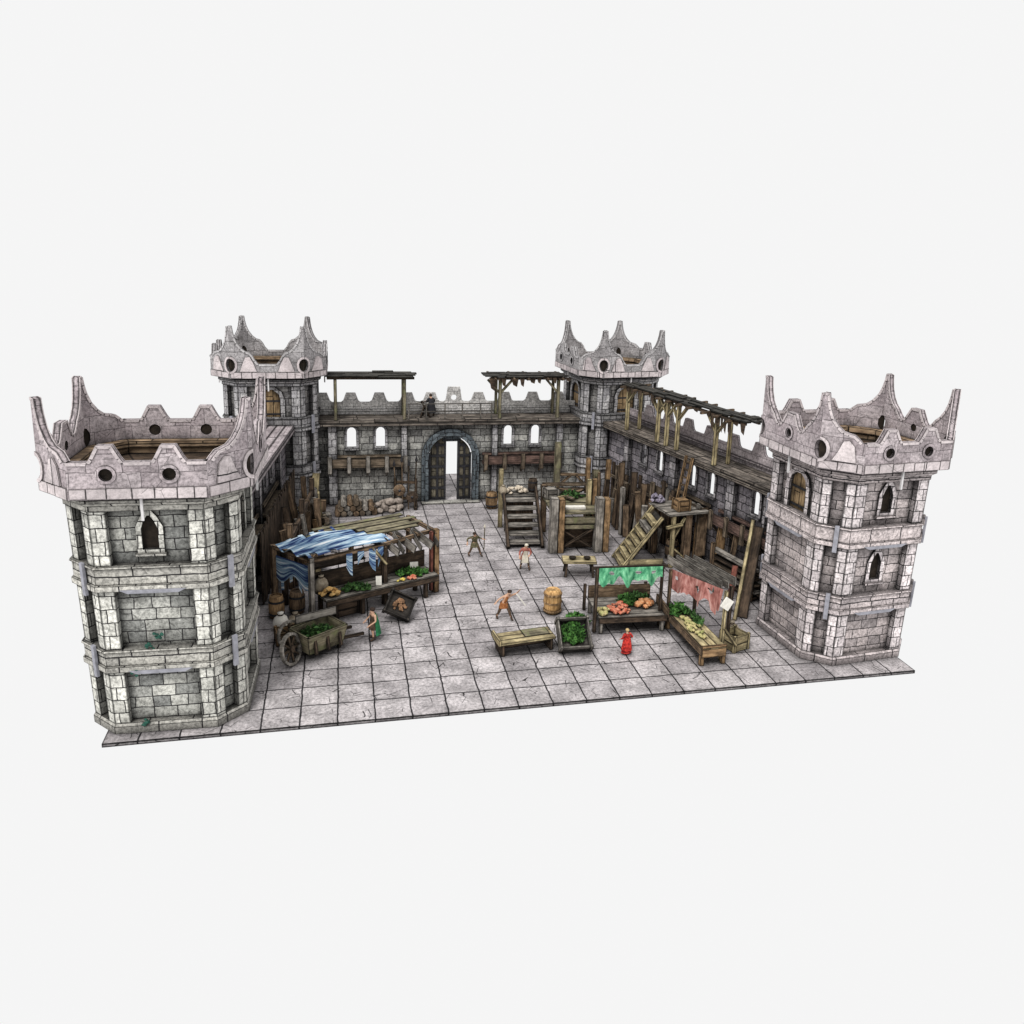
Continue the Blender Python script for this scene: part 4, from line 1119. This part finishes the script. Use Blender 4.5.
for i in range(3): b.box((.17 + i * .27, 1.45, .6), (.26, 2.9, .07), mode='long')
cn = b.build('counter', W_PALE, ps)
MB().box((-.0, 1.45, .5), (.06, 2.9, .24), mode='long').build('front_board', W_MID, cn)
MB().box((.42, 0.03, .5), (.85, .06, .4), mode='long').build('end_board', W_ORANGE, cn)
for x in (.06, .8):
    for y in (.12, 2.75): MB().box((x, y, .28), (.13, .13, .56), mode='long').build('leg', W_ORANGE, cn)
MB().beam((.85, .3, 1.1), (1.5, .6, .3), .09, .09).build('brace', W_PALE, ps)
def PSL(x, y, z=.64):
    v = Matrix.Rotation(R(2), 3, 'Z') @ Vector((x, y, z)); return (v.x + 13.1, v.y + 1.3, v.z)
heap('leafy_heap', 'bright green leaf heap at the far end of the pink stall counter', 'vegetables', PSL(.32, 2.55), .28, .3, .28, LEAF, 34, .1, 35)
heap('roots_heap', 'pale roots spread along the pink stall counter', 'vegetables', PSL(.35, 1.4), .25, .8, .06, plain('parsnip', (.6, .5, .25), c2=(.35, .36, .14), scale=6), 30, .08, 36)
heap('herb_heap', 'dark herbs on the inner side of the pink stall counter', 'vegetables', PSL(.65, 1.9), .15, .6, .1, LEAFD, 18, .09, 37)
solo(MB().box((0, 0, .0), (.34, .05, .36), Matrix.Rotation(R(35), 3, 'Y')).build('paper_sheet', PAPER), 'white paper notice pinned at the top of the pale post of the pink stall', 'paper', PSL(.86, .27, 1.95), (0, 0, R(10)))
crate('brown crate by the wall behind the near end of the pink stall', (14.75, 2.4, 0), R(20), (.6, .6, .55), W_PALE)
sack('tan sack slumped against the crate behind the pink stall', (14.95, 3.1, 0), None, .3, .6)

# ---------------------------------------------------------------- loose things on the paving
cr = crate('grey square crate full of green leaves beside the green stall', (9.45, 3.3, .32), R(0), (.98, .98, .42), W_GREY, rot=(R(42), 0, R(-2)))
heap('leafy_heap', 'green leaves filling the grey crate beside the green stall', 'vegetables', (9.45, 3.27, .42), .37, .35, .14, LEAF, 60, .09, 40).rotation_euler = (R(42), 0, 0)
heap('leafy_heap', 'loose green leaf heap on the paving left of the green stall post', 'vegetables', (10.0, 4.85, 0), .42, .3, .35, LEAF, 36, .1, 41)
bs = thing('basket', 'tall orange wicker basket standing alone on the paving', 'basket', (9.42, 5.9, 0), R(10))
MB().lathe((0, 0, 0), [(.24, 0), (.3, .2), (.32, .45), (.3, .72), (.26, .85), (.2, .85), (.2, .8)], 16).build('wicker_body', STRAW, bs)
for z in (.12, .42, .72): MB().lathe((0, 0, z), [(.29, -.03), (.335, -.03), (.335, .03), (.29, .03)], 16, cap=False).build('band', W_ORANGE, bs)
for k in range(9):
    a = 2 * PI * k / 9
    pass
MB().lathe((0, 0, .85), [(.26, 0), (.2, .04), (.05, .06)], 14).build('lid', STRAW, bs)
bn = thing('plank_bench', 'low yellowish plank bench with mossy end on the paving before the grey crate', 'bench', (7.85, 3.35, 0), R(8))
b = MB()
for i in range(3): b.box((0, -.26 + .26 * i, .44), (1.9, .25, .07), mode='long')
b.build('seat', W_PALE, bn)
MB().box((.4, .1, .49), (.85, .5, .03), mode='long').build('moss_mat', W_GREEN, bn)
for x in (-.82, .82):
    MB().box((x, 0, .2), (.1, .66, .4), mode='long').build('leg', W_DARK, bn)
MB().box((0, 0, .18), (1.5, .08, .1), mode='long').build('stretcher', W_DARK, bn)
MB().box((-.95, 0, .5), (.08, .78, .2), mode='long').build('end_board', W_PALE, bn)
tr = thing('trestle_table', 'short pale trestle table with two dark bowls near the heavy platform', 'table', (11.3, 9.15, 0), R(-10))
MB().box((0, 0, .6), (1.35, .7, .09), mode='long').build('top', W_PALE, tr)
for x in (-.55, .55):
    for y in (-.25, .25): MB().beam((x, y * 1.3, 0), (x * .9, y * .6, .57), .1, .1).build('leg', W_DARK, tr)
for k, x in enumerate((-.28, .3)):
    solo(MB().lathe((0, 0, 0), [(.08, 0), (.15, .08), (.14, .1), (.05, .03)], 12).build('bowl', DARKIN), ['left', 'right'][k] + ' dark bowl on the short pale trestle table', 'bowl', (11.3 + x * .98, 9.1 - x * .17, .65), group='dark bowls on the trestle table')

# ---------------------------------------------------------------- people
def skinned(name, pts, edges, root, mat, parent, sub=1):
    me = bpy.data.meshes.new(name)
    me.from_pydata([p[0] for p in pts], edges, [])
    o = bpy.data.objects.new(name, me); COL.objects.link(o)
    o.modifiers.new('skin', 'SKIN')
    if not me.skin_vertices: me.skin_vertices.new()
    for i, p in enumerate(pts):
        r = p[1]; d = me.skin_vertices[0].data[i]
        d.radius = (r, r) if not isinstance(r, tuple) else r
        d.use_root = (i == root)
    s = o.modifiers.new('sub', 'SUBSURF'); s.levels = sub; s.render_levels = sub
    dg = bpy.context.evaluated_depsgraph_get(); dg.update()
    nm = bpy.data.meshes.new_from_object(o.evaluated_get(dg))
    o.modifiers.clear(); o.data = nm; bpy.data.meshes.remove(me)
    nm.name = name
    nm.materials.clear(); nm.materials.append(mat)
    for p in nm.polygons: p.use_smooth = True
    for l in ('UVMap', 'E', 'D'):
        if l not in nm.uv_layers: nm.uv_layers.new(name=l)
    o.parent = parent
    return o

SC = .62
def person(label, loc, rz, top, legs, hands, feet=((.13, -.04), (-.13, .04)), lean=(0, 0), hair='dark', skirt=None, sleeve=True, cloak=None, apron=None, hat=None, group='small figures in the courtyard'):
    t = thing('person', label, 'person', loc, rz, group)
    t.scale = (SC * 1.2, SC * 1.2, SC)
    lx, ly = lean
    P = []; E_ = []
    def add(p, r, frm=None):
        P.append((tuple(p), r))
        if frm is not None: E_.append((frm, len(P) - 1))
        return len(P) - 1
    up = lambda x, y, z: (x + lx * max(0, z - .95), y + ly * max(0, z - .95), z)
    pel = add((0, 0, .95), (.15, .11)); ab = add(up(0, 0, 1.13), (.13, .1), pel); ch = add(up(0, .01, 1.34), (.16, .115), ab)
    nk = add(up(0, .0, 1.5), .055, ch); jw = add(up(0, -.03, 1.59), (.075, .085), nk); hd = add(up(0, -.015, 1.68), (.085, .1), jw); add(up(0, 0, 1.75), .055, hd)
    add(up(0, -.135, 1.645), .015, jw)
    joints = {}
    for s, h in ((1, hands[0]), (-1, hands[1])):
        sh = Vector(up(.19 * s, 0, 1.41)); hp = Vector(h)
        L = .29; d = hp - sh; D = min(d.length, .57); hp = sh + d.normalized() * D
        mid = (sh + hp) / 2; off = math.sqrt(max(0, L * L - D * D / 4))
        bend = Vector((s * .5, .6, -.6)); bend -= d.normalized() * bend.dot(d.normalized()); bend.normalize()
        el = mid + bend * off
        a = add(sh, .062, ch); b = add(el, .045, a); c = add(hp, .032, b)
        fd = (hp - el).normalized(); side = fd.cross(Vector((0, 0, 1)))
        side = side.normalized() if side.length > .1 else Vector((1, 0, 0))
        pm = add(hp + fd * .06, (.04, .03), c)
        for q, ln in ((-.03, .07), (-.01, .085), (.01, .08), (.03, .06)):
            f1 = add(hp + fd * (.09 + ln * .4) + side * q, .011, pm); add(hp + fd * (.09 + ln) + side * q - Vector((0, 0, .025)), .009, f1)
        th = add(hp + fd * .05 + side * .055 * s - Vector((0, 0, .01)), .012, c); add(hp + fd * .1 + side * .065 * s - Vector((0, 0, .02)), .01, th)
        joints[s] = (sh, el, hp)
    for s, f in ((1, feet[0]), (-1, feet[1])):
        hip = Vector((.1 * s, 0, .9)); an = Vector((f[0], f[1], .09)); kn = (hip + an) / 2 + Vector((.01 * s, -.06, .02))
        a = add(hip, .095, pel); b = add(kn, .062, a); c = add(an, .042, b); add(an + Vector((.03 * s, -.17, -.055)), .04, c)
        joints[('l', s)] = (hip, kn, an)
    skinned('body', P, E_, 0, SKIN, t)
    # clothes
    tp = [((0, 0, .9), (.175, .135)), (up(0, 0, 1.13), (.15, .12)), (up(0, .01, 1.34), (.185, .135)), (up(0, 0, 1.47), (.09, .08))]
    te = [(0, 1), (1, 2), (2, 3)]
    if sleeve:
        for s in (1, -1):
            sh, el, hp = joints[s]
            tp += [(tuple(sh), .08), (tuple(el), .062), (tuple(el.lerp(hp, .8)), .048)]
            k = len(tp); te += [(2, k - 3), (k - 3, k - 2), (k - 2, k - 1)]
    skinned('tunic', tp, te, 0, top, t)
    sk = MB(); z0 = skirt if skirt is not None else .72
    sk.lathe((0, 0, 0), [(.25 + .1 * (.72 - z0), z0), (.22, (z0 + .95) / 2), (.175, 1.0), (.16, 1.06)], 12, 1, .78, cap=False)
    sk.build('skirt', top, t, smooth=True)
    if legs:
        for s in (1, -1):
            hip, kn, an = joints[('l', s)]
            skinned('trouser_leg', [(tuple(hip), .105), (tuple(kn), .075), (tuple(kn.lerp(an, .7)), .062)], [(0, 1), (1, 2)], 0, legs, t)
    for s in (1, -1):
        hip, kn, an = joints[('l', s)]
        skinned('boot', [(tuple(an + Vector((0, 0, .18))), .058), (tuple(an), .055), (tuple(an + Vector((.03 * s, -.18, -.05))), .05)], [(0, 1), (1, 2)], 0, BOOT, t)
    hc = Vector(up(0, .0, 1.69))
    hb = MB().lathe(hc, [(.09, -.07), (.108, -.02), (.105, .04), (.07, .09), (0, .105)], 12, 1, 1.12, M=Matrix.Rotation(R(-22), 3, 'X'))
    hb.build('hair' if hat is None else 'hat', hat or HAIRS[hair], t, smooth=True, merge=True)
    for s in (1, -1):
        MB().blob(Vector(up(.034 * s, -.112, 1.665)), .013, 3, 1, (1, 1, 1), 0).build('eye', DARKIN, t)
    if apron:
        ap = MB()
        for (z0_, z1_, w0, w1, y0, y1) in ((.5, 1.0, .19, .16, -.235, -.165), (1.0, 1.32, .13, .1, -.16, -.17)):
            ap.quad([up(-w0, y0, z0_), up(w0, y0, z0_), up(w1, y1, z1_), up(-w1, y1, z1_)])
        ap.build('apron', apron, t)
    if cloak:
        def cf(u, v):
            a = -.25 + (PI + .5) * u
            z = 1.47 - v * 1.15; r = .12 + .2 * v ** .7 + .02 * math.sin(u * 22) * v
            q = up(0, 0, z)
            return (q[0] + r * 1.05 * math.cos(a), q[1] + r * .95 * math.sin(a) + .02, z)
        cloth('cloak', t, cloak, cf, 18, 9, None, (1, 1))
    return t

BOOT = plain('boot_leather', (.07, .045, .03), .3, 8)
HAIRS = {'dark': plain('dark_hair', (.04, .025, .018), .3, 12), 'brown': plain('brown_hair', (.16, .09, .045), .3, 12), 'fair': plain('fair_hair', (.5, .36, .18), .3, 12)}
OLIVE = plain('olive_cloth', (.06, .055, .03), c2=(.17, .15, .085), scale=10)
REDC = plain('red_cloth', (.2, .008, .008), c2=(.68, .05, .035), scale=5)
DKRED = plain('dark_red_cloth', (.32, .1, .08), c2=(.45, .17, .13), scale=6)
RUST = plain('rust_cloth', (.2, .055, .018), c2=(.4, .17, .06), scale=8)
DKGREEN = plain('dark_green_cloth', (.015, .12, .045), c2=(.03, .2, .08), scale=6)
DKBROWN = plain('dark_brown_cloth', (.07, .045, .03), c2=(.13, .085, .055), scale=7)
LINEN = plain('linen', (.68, .63, .52), .2, 7)
BLK = plain('black_cloth', (.025, .025, .03), .4, 7)

def FACE(dx, dy): return math.atan2(dx, -dy)     # turn so that the figure looks along (dx,dy)
def hold(loc, rz, p):
    v = Matrix.Rotation(rz, 3, 'Z') @ (Vector((p[0] * 1.2, p[1] * 1.2, p[2])) * SC); return Vector(loc) + v

# dark olive figure with a spear
L1 = (7.5, 11.65, 0); z1 = FACE(.3, -1)
person('figure in dark olive clothes with legs apart, holding a pale tipped spear', L1, z1, OLIVE, DKBROWN, [(.42, -.22, 1.22), (-.5, -.1, 1.05)], ((.32, -.16), (-.28, .16)), (-.15, -.28), 'dark', skirt=.66)
a, b = hold(L1, z1, (.46, -.26, .5)), hold(L1, z1, (.46, -.30, 2.0))
sp = thing('spear', 'long spear in the hand of the dark olive figure', 'spear', (0, 0, 0)); MB().beam(a, b, .035, .035).build('shaft', W_PALE, sp)
MB().lathe(b, [(0, .2), (.05, .05), (.02, 0)], 6, 1, .4).build('blade', LINEN, sp)
# red jacket, white apron
person('figure in a red jacket with white apron and pale cap', (9.28, 10.0, 0), FACE(-.15, -1), DKRED, DKBROWN, [(.22, -.4, 1.1), (-.3, -.3, .98)], ((.24, -.12), (-.2, .1)), (.08, -.22), 'dark', skirt=.66, apron=LINEN, hat=LINEN)
# rust coloured figure with raised arms
L3 = (7.6, 5.62, 0); z3 = FACE(.2, -1)
person('figure in rust brown with both arms flung out, between bench and basket', L3, z3, RUST, DKBROWN, [(.66, -.2, 1.66), (-.5, -.25, 1.2)], ((.3, -.22), (-.26, .2)), (.28, -.22), 'dark', skirt=.7, sleeve=False)
a, b = hold(L3, z3, (.55, -.2, 1.5)), hold(L3, z3, (1.0, -.25, .75))
plank('wooden_staff', 'pale staff in the raised hand of the rust brown figure', 'staff', a, b, .05, .05, PAPER)
# green cloak
person('figure with bare arms and a dark green cloak in front of the long stall', (3.12, 4.78, 0), FACE(-.95, -.5), DKBROWN, None, [(.26, -.3, 1.0), (-.28, -.22, 1.0)], ((.15, -.08), (-.14, .08)), (0, -.05), 'dark', skirt=.6, sleeve=False, cloak=DKGREEN)
# red robe
person('figure in a bright red robe before the green stall', (11.05, 2.55, 0), FACE(-.25, 1), REDC, None, [(.3, -.2, 1.0), (-.32, -.15, 1.0)], ((.1, 0), (-.1, 0)), (0, 0), 'fair', skirt=.08, cloak=REDC).scale = (.56, .56, .48)
# guard on the gate walk and a crossbow stand beside him
person('dark clad guard standing on the walk above the gate behind the railing', (6.5, 19.75, ZW), FACE(-.3, 1), BLK, BLK, [(.25, -.35, 1.15), (-.2, -.35, 1.1)], ((.16, -.04), (-.16, .06)), (0, -.1), 'dark', skirt=.6, cloak=BLK, group='small figures in the courtyard')

bl = thing('standing_crossbow', 'dark standing crossbow on a wooden stand beside the guard on the gate walk', 'crossbow', (6.15, 19.55, ZW), R(10))
for (x, y) in ((-.25, -.2), (.25, -.2), (0, .3)): MB().beam((x, y, 0), (0, 0, .55), .07, .07).build('leg', W_DARK, bl)
MB().beam((0, -.45, .5), (0, .5, .68), .1, .1).build('stock', W_DARK, bl)
b = MB(); b.beam((0, .42, .66), (-.42, .22, .74), .06, .05); b.beam((0, .42, .66), (.42, .22, .74), .06, .05); b.build('bow', W_DARK, bl)
b = MB(); b.beam((-.42, .22, .74), (0, -.1, .64), .02, .02); b.beam((.42, .22, .74), (0, -.1, .64), .02, .02); b.build('string', PAPER, bl)
# ---------------------------------------------------------------- camera, light, world
cam = bpy.data.cameras.new('camera'); co = bpy.data.objects.new('camera', cam); COL.objects.link(co)
CP = [0.836588, 2.29699, -20.793692, 12.831891, 1.337689, -0.035623, -0.223635, 24.226935, -72.105266]
co.location = CP[1:4]; co.rotation_euler = CP[4:7]
cam.sensor_width = 36; cam.lens = CP[0] * 1000 / 1024 * 36
cam.shift_x = -CP[7] / 1024; cam.shift_y = CP[8] / 1024
cam.clip_start = .1; cam.clip_end = 9000
sc.camera = co

w = bpy.data.worlds.new('World'); sc.world = w; w.use_nodes = True
w.node_tree.nodes['Background'].inputs[0].default_value = (1, 1, 1, 1)
w.node_tree.nodes['Background'].inputs[1].default_value = .915
sun = bpy.data.lights.new('studio_key', 'SUN'); sun.energy = 2.15; sun.angle = R(16); sun.color = (1, .985, .96)
so = bpy.data.objects.new('studio_key', sun); COL.objects.link(so)
d = Vector((.42, .62, -1.0)); so.rotation_euler = d.to_track_quat('-Z', 'Y').to_euler()
sc.view_settings.view_transform = 'Standard'; sc.view_settings.look = 'None'; sc.view_settings.exposure = 0; sc.view_settings.gamma = 1
sc.cycles.max_bounces = 5; sc.cycles.diffuse_bounces = 3
sc.render.film_transparent = False
